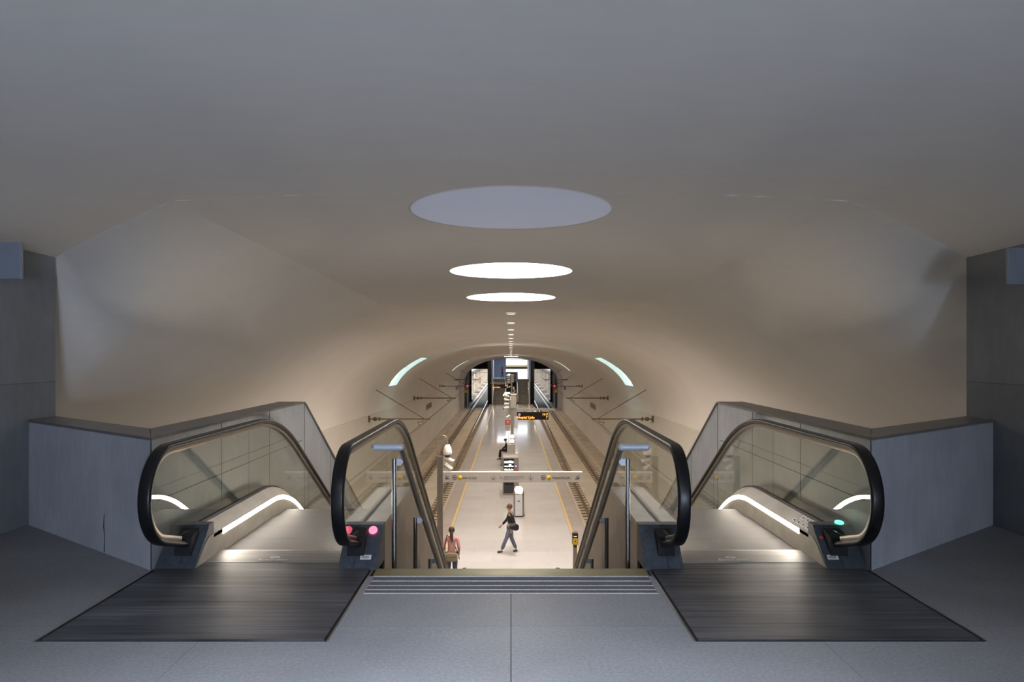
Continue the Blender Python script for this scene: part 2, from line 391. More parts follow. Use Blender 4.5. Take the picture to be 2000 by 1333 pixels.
struct(MB().box(-2.45, 2.45, 3.8, 5.1, -.8, -.06).build('trim_1', M['seam']))
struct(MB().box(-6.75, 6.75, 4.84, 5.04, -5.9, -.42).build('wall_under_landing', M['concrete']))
mb = MB()
for s in (-1, 1): mb.box(s * 4.36, s * 6.8, 6.55, 6.86, -5.9, 3.2)
struct(mb.build('wall_back', M['plaster']))

# ------------------------------------------------------------------ tunnel vault
SLOT = [(38.6, 41.4, 4.62, 6.33), (74.2, 75.6, 4.3, 5.9)]
YS = [frange(edge(0), 9, .35), frange(9, 38.6, 1.2)[1:], frange(38.6, 41.4, 1.4)[1:], frange(41.4, 74.2, 2.5)[1:], [75.6], frange(75.6, 95, 2.2)[1:]]
def ysf(x):
    e = edge(x); a = [e + (9 - e) * i / 12 for i in range(13)]
    return a + sum(YS[1:], [])
mb = MB(); grid_sheet(mb, frange(-CX, CX, .25), ysf, vz)
struct(mb.build('vault_crown', M['plaster']), 'smooth plaster crown of the tunnel vault')
for s in (-1, 1):
    xs = sorted(set(frange(CX, 4.15, .2) + frange(4.15, 6.2, .12) + [6.33, 6.4, 6.47, 6.52, 6.56, 6.58, 6.592, 6.598, 6.6] + [4.62, 4.3, 5.9]))
    mb = MB()
    def skip(x, y):
        return any(a < y < b and c < abs(x) < d for a, b, c, d in SLOT)
    grid_sheet(mb, [s * x for x in xs], ysf, vz, skip)
    struct(mb.build('vault_left' if s < 0 else 'vault_right', M['plaster']), 'curved plaster haunch of the tunnel vault')
    # lower wall: slightly proud, battered towards its base
    mb = MB(); ys = frange(6.6, 95, 3)
    vs = []
    for y in ys:
        zt = zc(y) - 3.5
        vs += [(s * 6.62, y, zt), (s * 6.555, y, zt), (s * 6.555, y, zt - .02), (s * 6.40, y, ZT - .1)]
    n = 4; fs = [(i * n + k, i * n + k + 1, (i + 1) * n + k + 1, (i + 1) * n + k) for i in range(len(ys) - 1) for k in range(3)]
    mb.add(vs, fs)
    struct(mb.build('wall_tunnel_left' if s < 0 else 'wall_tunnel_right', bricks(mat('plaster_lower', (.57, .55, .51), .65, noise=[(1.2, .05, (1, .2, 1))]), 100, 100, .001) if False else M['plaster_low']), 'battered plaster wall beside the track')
# slot skylights in the vault
k = 1
for (a, b, c, d) in SLOT:
    for s in (-1, 1):
        xs = frange(c, d, .2); dep = .30
        def P(x, y, t):
            dx = .02; nx = (vz(x - dx, y) - vz(x + dx, y)); nz = 2 * dx; L = math.hypot(nx, nz)
            return (s * (x + nx / L * t), y, vz(x, y) + nz / L * t)
        mb = MB()
        for y in (a, b):
            vs = [P(x, y, 0) for x in xs] + [P(x, y, dep) for x in xs]; n = len(xs)
            mb.add(vs, [(i, i + 1, n + i + 1, n + i) for i in range(n - 1)])
        for x in (c, d):
            mb.add([P(x, a, 0), P(x, b, 0), P(x, b, dep), P(x, a, dep)], [(0, 1, 2, 3)])
        fr = struct(mb.build('window_%d' % k, M['plaster']), 'curved slot skylight cut into the vault, lit pale cyan by the sky')
        mb = MB(); vs = [P(x, a, dep - .05) for x in xs] + [P(x, b, dep - .05) for x in xs]; n = len(xs)
        mb.add(vs, [(i, i + 1, n + i + 1, n + i) for i in range(n - 1)], 0, True)
        mb.build('pane', M['cyan_glass'], fr)
        mb = MB()
        for j in range(1, 5):
            x = c + (d - c) * j / 5; p, q = P(x, a, dep - .08), P(x, b, dep - .08); mb.tube([p, q], .012, 6)
        mb.build('glazing_bar', M['steel_dull'], fr)
        k += 1

# ------------------------------------------------------------------ ceiling discs and downlights
names = [('blue-grey round ceiling disc with a faint added glow, the nearest and largest of the three', 0), ('brightly lit round ceiling light, the middle of the three big discs', 1), ('brightly lit round ceiling light, the farthest and smallest-looking of the three big discs', 1)]
for (y, r), (lab, lit) in zip(DISC, names):
    z = zc(y) - .03
    t = thing('ceiling_light', lab, 'ceiling light', (0, y, z), 'large round ceiling lights')
    prof = lambda px, py: zc(py) - hallD(px) if py < edge(px) else vz(px, py)
    n = 72; mb = MB()
    ring = [(r * math.cos(2 * math.pi * i / n), y + r * math.sin(2 * math.pi * i / n)) for i in range(n)]
    vs = [(0, y, prof(0, y) - .002)] + [(px * .985, y + (py - y) * .985, prof(px, py) - .002) for px, py in ring]
    mb.add(vs, [(0, 1 + i, 1 + (i + 1) % n) for i in range(n)], 0, True)
    mb.build('diffuser', M['disc_lit'] if lit else M['disc_glow'], t)
    mb = MB(); vs = []
    for px, py in ring:
        zz = prof(px, py); q = (px / r, (py - y) / r)
        vs += [(q[0] * r * .985, y + q[1] * r * .985, zz - .003), (q[0] * (r + .006), y + q[1] * (r + .006), zz - .003), (q[0] * (r + .012), y + q[1] * (r + .012), zz + .01)]
    fs = [(3 * i + a_, 3 * ((i + 1) % n) + a_, 3 * ((i + 1) % n) + a_ + 1, 3 * i + a_ + 1) for i in range(n) for a_ in (0, 1)]
    mb.add(vs, fs, 0, True); mb.build('rim', M['plaster'], t)
t = thing('ceiling_light', 'bright rectangular ceiling light in the crown just before the far stairs', 'ceiling light', (0, 91, zc(91)))
MB().prism([(88.6, zc(88.6) - .02), (91.6, zc(91.6) - .02), (91.6, zc(91.6)), (88.6, zc(88.6))], 'x', -.82, .86).build('diffuser', M['disc_lit'], t)
MB().prism([(88.5, zc(88.5) - .015), (88.6, zc(88.6) - .03), (88.6, zc(88.6)), (88.5, zc(88.5))], 'x', -.86, .90).build('frame', M['white'], t)
area('gallery_fill', (-1.2, 106, .78), (0, 0, 0), 1.5, 3.0, 120, (.85, .92, 1.0))  # added fill light to brighten the gallery walls and figure
dl = None; ordw = ['nearest', 'second nearest', 'third nearest', 'fourth nearest', 'fifth nearest', 'sixth nearest']
for i in range(20):
    y = 17.5 + 3.87 * i
    z = zc(y) - .004
    if dl is None:
        dl = thing('downlight', '', 'ceiling light', (0, y, z), 'small ceiling downlights in the row along the crown')
        MB().lathe((0, y, z), [(0, -.02), (.10, -.02), (.10, .0)], 20).build('lens', M['small_lit'], dl)
        MB().lathe((0, y, z), [(.10, -.022), (.125, -.018), (.128, 0)], 20).build('bezel', M['white'], dl)
        o = dl
    else: o = copy_thing(dl, (0, y - 17.5, z - dl.location.z))
    o['label'] = 'small round downlight in the vault crown, %s in the row' % ordw[i] if i < 6 else 'tiny downlight of the far row merging into a bright line at the crown'
    l = bpy.data.lights.new('downlight_glow', 'AREA'); l.shape = 'DISK'; l.size = .19; l.energy = 330 if i < 3 else 100; l.spread = math.radians(170 if i < 4 else 132); l.color = (1.0, .88, .76) if i < 3 else WARM
    lo = bpy.data.objects.new('downlight_glow', l); C.objects.link(lo); lo.location = (0, y, z - .03)

# ------------------------------------------------------------------ parapets round the stair void
def parapet(s):
    t = thing('parapet', ('concrete parapet with dark granite coping beside the left escalator' if s < 0 else 'concrete parapet with dark granite coping beside the right escalator'), 'parapet', (s * 2.6, 5.4, 0), 'angled concrete parapets')
    X = lambda x: s * x
    def zp(y):
        z = .885; yc = 8.9; L = .06; inc = yc + L
        if y < yc - L: return z
        if y < yc + L: return z - TAN * (y - yc + L) ** 2 / (4 * L)
        return max(z - TAN * (y - yc), -4.2)
    top = .02
    # angled leg, plan polygon
    poly = [(X(2.452), 5.085), (X(4.148), 6.43), (X(4.148), 6.80), (X(2.73), 5.68)]
    MB().prism(poly, 'z', -1.2, .885).build('angled_wall', M['parapet'], t)
    MB().prism([(X(2.440), 5.07), (X(4.148), 6.425), (X(4.148), 6.81), (X(2.745), 5.69)], 'z', .885, .905).build('coping', M['cap'], t)
    ys = [5.12, 8.84, 8.87, 8.90, 8.93, 8.96] + frange(8.96, 17.8, .8)[1:]
    mb = MB(); n = 4; vs = []
    for y in ys:
        z = zp(y); x1 = 2.73
        y1 = y if y > 5.6 else 5.66
        vs += [(X(2.462), y, z - (2.4 if y < 17.5 else 1.2)), (X(2.462), y, z), (X(x1), y1, z), (X(x1), y1, z - 2.4)]
    fs = [(i * n + k_, i * n + (k_ + 1) % n, (i + 1) * n + (k_ + 1) % n, (i + 1) * n + k_) for i in range(len(ys) - 1) for k_ in range(n)]
    mb.add(vs, fs); mb.add(vs[:4], [(0, 1, 2, 3)]); mb.add(vs[-4:], [(0, 1, 2, 3)])
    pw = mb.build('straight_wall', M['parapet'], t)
    mb = MB(); vs = []
    for y in ys:
        z = zp(y); y1 = y if y > 5.6 else 5.68
        vs += [(X(2.446), y if y > 5.2 else 5.075, z), (X(2.446), y if y > 5.2 else 5.075, z + .02), (X(2.745), y1, z + .02), (X(2.745), y1, z)]
    mb.add(vs, fs); mb.add(vs[-4:], [(0, 1, 2, 3)])
    mb.build('coping', M['cap'], t)
    # panel joints on the escalator side and the face
    for y in (6.35, 7.62, 8.9, 10.2, 11.5):
        MB().box(X(2.4595), X(2.4625), y, y + .006, zp(y) - 1.4, zp(y) - .002).build('panel_joint', M['seam'], pw)
    MB().box(X(2.4595), X(2.4625), 5.2, 8.8, .45, .456).build('panel_joint', M['seam'], pw)
    ck = MB().tube([(X(3.0), 5.512, .30), (X(3.006), 5.517, .20), (X(2.995), 5.508, .12), (X(3.0), 5.512, .01)], [.001, .003, .002, .003], 5)
    if s < 0: ck.build('crack', M['seam'], t)
    return t
parapet(-1); parapet(1)

# ------------------------------------------------------------------ escalators
def kink(y, z0, yc, L, drop=5.07):
    yd = yc + drop / TAN
    if y < yc - L: return z0
    if y < yc + L: return z0 - TAN * (y - yc + L) ** 2 / (4 * L)
    if y < yd - L: return z0 - TAN * (y - yc)
    if y < yd + L: return z0 - drop + TAN * (yd + L - y) ** 2 / (4 * L)
    return z0 - drop
def ysamp(a, b, yc, L):
    yd = yc + 5.07 / TAN; out = [a]
    for u, v, st in ((a, yc - L, 3), (yc - L, yc + L, .08), (yc + L, yd - L, 2), (yd - L, yd + L, .1), (yd + L, b, 2)):
        if v > u and u >= a - 1e-6 and v <= b + 1e-6: out += frange(u, v, st)[1:]
    if out[-1] < b - 1e-6: out.append(b)
    return out
YC = 7.26
def deckz(y): return kink(y, .235, YC, .45)
def escalator(s):
    side = 'left' if s < 0 else 'right'
    t = thing('escalator', 'glass-sided escalator with black handrails on the %s of the stairs, %s lamp on its newel' % (side, 'red' if s < 0 else 'green'), 'escalator', (s * 1.68, 5.3, 0), 'pair of escalators going down to the platform')
    X = lambda x: s * x
    XI, XO = 1.08, 2.28
    YEND = 18.3
    for which, xr in (('inner', XI), ('outer', XO)):
        ins = 1 if which == 'inner' else -1      # direction (in |x|) from rail towards the steps
        hz = lambda y: kink(y, .86, 7.3, .6)
        # handrail path
        path = [(5.42, .085), (5.27, .128), (5.12, .172), (4.99, .21)] + arc(4.965, .545, .315, -106, -180, 9)[:] + arc(4.965, .545, .315, 180, 90, 12)[1:]
        path += [(y, hz(y)) for y in ysamp(5.1, 18.2, 7.3, .6)]
        low = [(18.2 + .315 * math.sin(math.radians(a_)), -4.21 - .315 + .315 * math.cos(math.radians(a_))) for a_ in range(15, 181, 15)] + [(17.8, -4.9)]
        path += low
        hr = MB().sweep(path, rrect(.084, .040, .018), X(xr)).build('handrail', M['black'], t)
        MB().sweep(path[2:-1], [(dx, dn - .034) for dx, dn in rrect(.046, .034, .006, 2)], X(xr)).build('handrail_guide', M['guide'], t)
        # glass panels
        def top(y): return hz(y) - .045
        def poly_between(a_, b_):
            yy = frange(a_, b_, .12)
            return [(y, deckz(y) - .01) for y in yy] + [(y, top(y)) for y in reversed(yy)]
        newel = arc(4.965, .545, .27, 90, 180, 10) + arc(4.965, .545, .27, 180, 256, 8)[1:] + [(5.10, .225)]
        first = [(6.495, .235)] + [(6.495, top(6.495))] + newel + [(5.35, .225)]
        gp = MB().prism(first, 'x', X(xr) - .006, X(xr) + .006).build('glass_panel', M['glass'], t)
        a_ = 6.505
        while a_ < 17.5:
            b_ = min(a_ + 1.9, 18.0)
            MB().prism(poly_between(a_, b_), 'x', X(xr) - .006, X(xr) + .006).build('glass_panel', M['glass'], t)
            a_ = b_ + .01
        # decking: sloped inner lip, flat top, closed underneath
        x_sk = XI + .109 if which == 'inner' else XO - .114      # skirt face
        x_out = .925 if which == 'inner' else 2.44
        ys = [5.45] + ysamp(5.45, YEND, YC, .45)[1:]
        d1 = [(X(x_sk), -.075), (X(xr + ins * .03), 0), (X(xr + ins * .008), .004), (X(xr + ins * .008), -.03), (X(x_sk), -.10)]
        MB().loft(d1, ys, deckz).build('inner_deck', M['steel_dull'], t)
        d2 = [(X(xr - ins * .008), .004), (X(x_out), 0), (X(x_out), -.03), (X(xr - ins * .008), -.03)]
        MB().loft(d2, ys, deckz).build('outer_deck', M['white'] if False else M['steel_dull'], t)
        g = MB()
        for q in (-1, 1): g.loft([(X(xr + q * .008), -.012), (X(xr + q * .008), .014), (X(xr + q * .014), .014), (X(xr + q * .014), -.012)], ys, deckz)
        g.build('glass_gasket', M['black'], t)
        # skirt: vertical panel facing the steps, its front edge follows the newel cover
        ys2 = ysamp(5.40, YEND, YC, .45)
        sk = MB()
        zt = lambda y: deckz(y) - .085
        zb = lambda y: kink(y, -.12, YC, .45)
        vs = [(X(x_sk), 5.16, -.005), (X(x_sk), 5.26, .08), (X(x_sk), 5.34, .145)]
        pts_t = [(5.14, .0), (5.22, .065), (5.30, .125), (5.38, .165)] + [(y, zt(y) + .015) for y in ys2[1:]]
        pts_b = [(5.14, -.1), (5.22, -.1), (5.30, -.1), (5.38, -.1)] + [(y, zb(y)) for y in ys2[1:]]
        th = .012
        vs = []
        for (y, z), (y2, z2) in zip(pts_t, pts_b):
            vs += [(X(x_sk), y, z), (X(x_sk), y2, z2), (X(x_sk - ins * th), y2, z2), (X(x_sk - ins * th), y, z)]
        n = 4; N = len(pts_t)
        sk.add(vs, [(i * n + k_, i * n + (k_ + 1) % n, (i + 1) * n + (k_ + 1) % n, (i + 1) * n + k_) for i in range(N - 1) for k_ in range(n)])
        sk.add(vs[:4], [(0, 1, 2, 3)]); sk.add(vs[-4:], [(0, 1, 2, 3)])
        so = sk.build('skirt_panel', M['skirt'], t)
        # light strip set into the top of the skirt
        lz = lambda y: deckz(y) - .095
        ls = MB().loft([(X(x_sk + ins * .003), -.018), (X(x_sk + ins * .003), .018), (X(x_sk - ins * .002), .018), (X(x_sk - ins * .002), -.018)], ysamp(5.62, 9.0, YC, .45), lz)
        ls.build('light_strip', M['led_strip'], t)
        # newel cover
        xa, xb = (.92, 1.185) if which == 'inner' else (2.17, 2.44)
        prof = [(5.12, 0), (5.20, .075), (5.28, .145), (5.345, .205), (5.375, .245), (5.46, .25), (5.46, -.02), (5.12, -.02)]
        nc = MB().prism(prof, 'x', X(xa), X(xb)).build('newel_cover', M['cover_dark'], t, bevel=.006)
        ib = MB().prism([(5.185, .07), (5.20, .195), (5.33, .235), (5.33, .07)], 'x', X(xr - .058), X(xr + .058))
        ib.build('handrail_inlet', M['matte_black'], nc, bevel=.01)
        MB().box(X(xr) - .0015, X(xr) + .0015, 5.117, 5.1195, 0, .001).box(X((xa + xb) / 2) - .002, X((xa + xb) / 2) + .002, 5.118, 5.2, .0, .001)
        jn = MB(); jn.add([(X(xr) - .002, 5.117, .003), (X(xr) + .002, 5.117, .003), (X(xr) + .002, 5.190, .070), (X(xr) - .002, 5.190, .070)], [(0, 1, 2, 3)])
        jn.build('cover_joint', M['seam'], nc)
        # data plate on the cover front
        u = Vector((0, .08, .075)).normalized(); nrm = Vector((0, -u.z, u.y))
        def onf(d, lift=.003):
            p = Vector((0, 5.12, 0)) + u * d + nrm * lift; return p
        def plate(x0, x1, d0, d1, m_, nm, lift=.003):
            p0, p1 = onf(d0, lift), onf(d1, lift); q0, q1 = onf(d0, -.002), onf(d1, -.002)
            b_ = MB(); vs_ = [(x0, p0.y, p0.z), (x1, p0.y, p0.z), (x1, p1.y, p1.z), (x0, p1.y, p1.z), (x0, q0.y, q0.z), (x1, q0.y, q0.z), (x1, q1.y, q1.z), (x0, q1.y, q1.z)]
            b_.add(vs_, [(0, 1, 2, 3), (4, 5, 6, 7), (0, 1, 5, 4), (1, 2, 6, 5), (2, 3, 7, 6), (3, 0, 4, 7)])
            return b_.build(nm, m_, nc)
        if which == 'inner' and s < 0 or which == 'outer' and s > 0:
            cx = X(1.0) if which == 'inner' else X(2.24)
            plate(cx - .045, cx + .03, .072, .108, M['white'], 'data_plate')
            plate(cx - .036, cx + .015, .080, .100, M['sign_grey'], 'data_plate', .0045)
        def disc(cx, cy, cz, ry, m_, nm, tilt):
            b_ = MB(); n_ = 28; vs_ = [(0, 0, .012)] ; rings = [(1.0, 0), (.95, .008), (.6, .012)]
            vs_ = []
            for rr, hh in rings:
                for k_ in range(n_):
                    a2 = 2 * math.pi * k_ / n_; vs_.append((ry * rr * math.cos(a2), ry * rr * math.sin(a2), hh))
            fs_ = [(i * n_ + k_, i * n_ + (k_ + 1) % n_, (i + 1) * n_ + (k_ + 1) % n_, (i + 1) * n_ + k_) for i in range(2) for k_ in range(n_)] + [tuple(range(2 * n_, 3 * n_))]
            b_.add(vs_, fs_, 0, True)
            o = b_.build(nm, m_, nc); o.location = Vector((cx, cy, cz)) - abs_loc(nc); o.rotation_euler = (math.radians(tilt), 0, 0)
            return o
        if which == 'inner' and s < 0:
            disc(X(.985), 5.342, .213, .031, M['red_lamp'], 'status_lamp', 48)['label'] = 'glowing red round lamp'
        if which == 'outer' and s > 0:
            # green direction lamp behind the glass and red stop button
            disc(X(2.37), 5.40, .253, .032, M['green_lamp'], 'status_lamp', 12)['label'] = 'glowing green arrow lamp'
            disc(X(2.20), 5.30, .168, .013, M['red'], 'stop_button', 42)['label'] = 'small red stop button'
            # safety pictograms on the deck
            pg = MB(); ik = MB()
            for k_ in range(4):
                y0 = 5.50 + .085 * k_; 
                for c_ in range(2 if k_ < 3 else 1):
                    x0 = 2.178 + c_ * .036; zq = lambda x: .16 + (x - 2.17) / .08 * .075 + .003
                    pg.add([(X(x0), y0, zq(x0)), (X(x0 + .033), y0, zq(x0 + .033)), (X(x0 + .033), y0 + .075, zq(x0 + .033)), (X(x0), y0 + .075, zq(x0))], [(0, 1, 2, 3)])
                    ik.add([(X(x0 + .01), y0 + .02, zq(x0 + .01) + .001), (X(x0 + .024), y0 + .025, zq(x0 + .024) + .001), (X(x0 + .02), y0 + .055, zq(x0 + .02) + .001)], [(0, 1, 2)])
            po = pg.build('pictogram_panel', M['white'], t); ik.build('pictogram', M['ink'], po)
    # cladding of the side facing the stair
    a_ = 5.47
    while a_ < 18:
        b_ = min(a_ + 1.05, 18.2); yy = ysamp(a_, b_, YC, .45) if False else frange(a_, b_, .15)
        MB().loft([(X(.925), -.03), (X(.945), -.03), (X(.945), -1.15), (X(.925), -1.15)], yy, deckz).build('cladding_panel', M['cladding'], t)
        a_ = b_ + .008
    # truss body below the steps
    yy = ysamp(5.6, YEND, YC, .45)
    MB().loft([(X(.95), -.45), (X(2.43), -.45), (X(2.43), -1.1), (X(.95), -1.1)], yy, deckz).build('truss', M['dark'], t)
    # floor plates and comb
    seam_y = 4.46 if s > 0 else 4.44
    fp = MB().box(X(.965), X(2.42), 3.86, seam_y - .003, -.03, .002).build('floor_plate', M['plate'], t)
    fp2 = MB().box(X(.965), X(2.42), seam_y + .003, 5.262, -.03, .001 if s > 0 else .0018).build('floor_plate', M['plate'], t)
    MB().box(X(.938), X(.965), 3.83, 5.13, -.06, -.012).box(X(2.42), X(2.449), 3.83, 5.13, -.06, -.010).box(X(.938), X(2.449), 3.83, 3.86, -.06, -.012).box(X(1.19), X(2.165), 5.255, 5.275, -.06, -.012).build('plate_frame', M['seam'], t)
    MB().box(X(.938), X(.948), 3.83, 5.10, -.012, .001).build('frame_trim', M['steel_dull'], t)
    MB().box(X(2.441), X(2.449), 3.83, 5.10, -.012, .001).build('frame_trim', M['steel_dull'], t)
    cp = MB().prism([(5.273, -.03), (5.273, .003), (5.56, .010), (5.60, .006), (5.60, -.03)], 'x', X(1.19), X(2.168)).build('comb_plate', M['comb'], t)
    teeth = MB()
    for k_ in range(60):
        x0 = 1.20 + k_ * .016; teeth.prism([(5.60, .006), (5.635, -.012), (5.60, -.02)], 'x', X(x0), X(x0 + .007))
    teeth.build('comb_teeth', M['comb'], cp)
    cxn = -1.70 if s < 0 else 1.58
    text('maker_lettering', 'Schindler', .058, (cxn, 5.325, .0062), (math.radians(1), 0, 0), M['white'], cp, .0006, 'CENTER', 1.0, .2)
    b_ = MB(); n_ = 24
    vs_ = []
    for rx, ry in ((.038, .024), (.020, .010)):
        vs_ += [(cxn + rx * math.cos(2 * math.pi * k_ / n_), 5.385 + ry * math.sin(2 * math.pi * k_ / n_), .0072) for k_ in range(n_)]
    b_.add(vs_, [(k_, (k_ + 1) % n_, n_ + (k_ + 1) % n_, n_ + k_) for k_ in range(n_)]); b_.build('maker_emblem', M['white'], cp)
    # steps
    p = .4; y = 5.61; cnt = 0
    stp = None
    yc_s = YC
    while y < 17.6:
        z = kink(y + .2, -.012, yc_s, .45)
        if stp is None:
            stp = MB().prism([(y, -.0), (y + p - .004, 0), (y + p - .004, -.02), (y + p - .01, -.22), (y, -.20)], 'x', X(1.194), X(2.161)).build('step', M['tread'], t, origin=(0, y, 0))
            base = stp.location.copy(); stp.location = base + Vector((0, 0, z)); y00 = y
        else:
            c_ = stp.copy(); C.objects.link(c_); c_.parent = t; c_.location = base + Vector((0, y - y00, z))
        y += p
    return t
escalator(-1); escalator(1)

# ------------------------------------------------------------------ stairs
st = thing('staircase', 'wide granite staircase between the two escalators with brass nosing and inlaid strips', 'stairs', (0, 5, 0))
MB().box(-.918, .918, 4.96, 5.12, -.35, .002).build('nosing', M['brass'], st)
for yv in (4.945, 4.845, 4.75, 4.667, 4.597):
    MB().box(-.905, .905, yv - .0045, yv + .0045, -.004, .003).build('inlay_strip', M['strip'], st)
for k_, yv in enumerate((4.895, 4.797, 4.708, 4.632)):
    MB().box(-.905, .905, yv - .036, yv + .036, -.004, .0006).build('grip_band', M['grip'], st)
n = 30; rise = 5.07 / n; run = rise / TAN
stp = None
for i in range(n):
    z = -rise * (i + 1); y = 5.12 + run * i
    if stp is None:
        stp = MB().prism([(y, z), (y + run + .02, z), (y + run + .02, z - .04), (y + .06, z - .32), (y, z - .3)], 'x', -.92, .92).build('step', M['granite'], st, origin=(0, y, z)); b0 = stp.location.copy(); y0_, z0_ = y, z
    else:
        c_ = stp.copy(); C.objects.link(c_); c_.parent = st; c_.location = b0 + Vector((0, y - y0_, z - z0_))
for s in (-1, 1):
    t = thing('stair_handrail', 'round steel handrail on the %s side of the stairs, on round posts' % ('left' if s < 0 else 'right'), 'handrail', (s * .84, 5.4, 0), 'handrails of the central stairs')
    xr = s * .77; zr = .825
    MB().tube([(xr, 5.205, zr), (xr, 5.235, zr - .012), (xr, 14.1, .825 - TAN * 8.9), (xr, 14.3, -4.36), (xr, 14.9, -4.36)], .025, 16).build('rail', M['steel_dull'], t)
    MB().tube([(xr - s * .0, 5.20, zr), (s * .945, 5.20, zr)], .026, 16).ellipsoid((xr, 5.20, zr), .026, .026, .026, 16, 10).ellipsoid((s * .945, 5.20, zr), .026, .026, .026, 16, 10).build('end_return', M['endcap'], t)
    for k_ in range(8):
        y = 5.38 + 1.19 * k_; zt = 1.48 - .76 - TAN * 1.19 * k_
        stair_z = -rise * (int((y - 5.12) / run) + 1)
        xp = s * .84
        MB().tube([(xp, y, stair_z), (xp, y, zt)], .018, 14).build('post', M['post'], t)
        br = MB().prism([(xp - s * .014, zt - .001), (xp - s * .066, zt - .001), (xp - s * .062, zt - .03), (xp - s * .048, zt - .05), (xp - s * .014, zt - .05)], 'y', y - .006, y + .006)
        br.build('bracket', M['endcap'], t)
for s in (-1, 1):
    t = thing('bollard', 'short leaning steel tube end at the foot of the stairs, %s of centre' % ('left' if s < 0 else 'right'), 'post', (s * 1.26, 19.9, ZP), 'steel tube ends at the foot of the stairs')
    MB().tube([(s * 1.22, 19.7, ZP), (s * 1.25, 20.0, ZP + .80)], .05, 14).build('tube', M['post'], t)
    MB().lathe((s * 1.22, 19.7, ZP), [(.0, .012), (.08, .012), (.085, 0)], 16).build('base_flange', M['post'], t)

# grey boxes hanging at the hall walls
for s in (-1, 1):
    t = thing('sign_panel', 'blank blue-grey rectangular sign panel projecting from the top of the %s hall wall' % ('left' if s < 0 else 'right'), 'sign', (s * 3.9, 5.6, 2.1), 'blank panels on the hall walls')
    if s < 0: x0, x1, z0, z1 = -4.11, -3.675, 2.037, 2.312
    else: x0, x1, z0, z1 = 3.73, 4.11, 1.995, 2.270
    MB().box(x0, x1, 5.60, 5.635, z0, z1).build('panel', M['speaker'], t, bevel=.003)
    MB().box(s * 4.105, s * 4.15, 5.59, 5.65, z0 + .03, z1 - .03).build('wall_bracket', M['steel_dull'], t)

# ------------------------------------------------------------------ platform and track
struct(MB().box(-2.15, 2.15, 15.0, 95.4, ZT - .3, ZP).build('platform', M['platform']), 'pale polished stone island platform')
mb = MB()
for s in (-1, 1): mb.box(s * 2.15, s * 2.78, 15.0, 95.4, ZT - .3, ZP)
struct(mb.build('platform_edge', M['edge']), 'darker pinkish stone strips along both platform edges')
for s in (-1, 1):
    tag(MB().box(s * 2.17, s * 2.27, 21.8, 95.2, ZP, ZP + .003).build('safety_line', M['yellow_line']), 'yellow safety line painted along the %s edge of the platform' % ('left' if s < 0 else 'right'), 'line', 'yellow platform lines')
struct(MB().box(-6.75, 6.75, 5.1, 96, ZT - .5, ZT - .03).build('track_bed', M['ballast']), 'brown track bed')
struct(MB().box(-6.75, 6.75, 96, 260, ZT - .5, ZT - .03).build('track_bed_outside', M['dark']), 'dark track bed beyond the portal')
mb = MB()
for s in (-1, 1):
    mb.box(s * 3.63, s * 4.57, 15, 96, ZT - .1, ZT + .03)
    mb.box(s * 2.78, s * 3.05, 15, 96, ZT - .1, ZT + .10)
    mb.box(s * 5.25, s * 5.5, 15, 200, ZT - .1, ZT + .06)
struct(mb.build('track_slab', M['slab']), 'smooth concrete slab between the rails')
RX = (3.385, 4.82)
for s in (-1, 1):
    sd = 'left' if s < 0 else 'right'
    for x in RX:
        r_ = [(s * x + dx, ZR + dz) for dx, dz in ((-.035, 0), (.035, 0), (.035, -.035), (.01, -.05), (.01, -.12), (.07, -.14), (.07, -.15), (-.07, -.149), (-.07, -.14), (-.01, -.12), (-.01, -.05), (-.035, -.035))]
        mb = MB().prism(r_, 'y', 15, 245)
        t = thing('rail', 'brown running rail of the %s track, the one %s' % (sd, 'next to the platform' if x < 4 else 'nearer the tunnel wall'), 'rail', (s * x, 40, ZR), 'rails of the two tracks')
        mb.build('rail_web', M['rail'], t)
        MB().box(s * x - .034, s * x + .034, 15, 245, ZR, ZR + .004).build('rail_head', M['railtop'], t)
sl = None
for s in (-1, 1):
    for i in range(118):
        y = 24.5 + .6 * i
        if sl is None:
            mb = MB().box(3.10, 5.10, y - .05, y + .05, ZT - .06, ZT - .002)
            sl = mb.build('sleeper', M['sleeper'], origin=(4.1, y, ZT)); o = sl
        else: o = sl.copy(); C.objects.link(o)
        o.location = (s * 4.1, y, ZT)
        tag(o, 'dark sleeper under the rails of the %s track' % ('left' if s < 0 else 'right'), 'sleeper', 'sleepers of the %s track' % ('left' if s < 0 else 'right'))
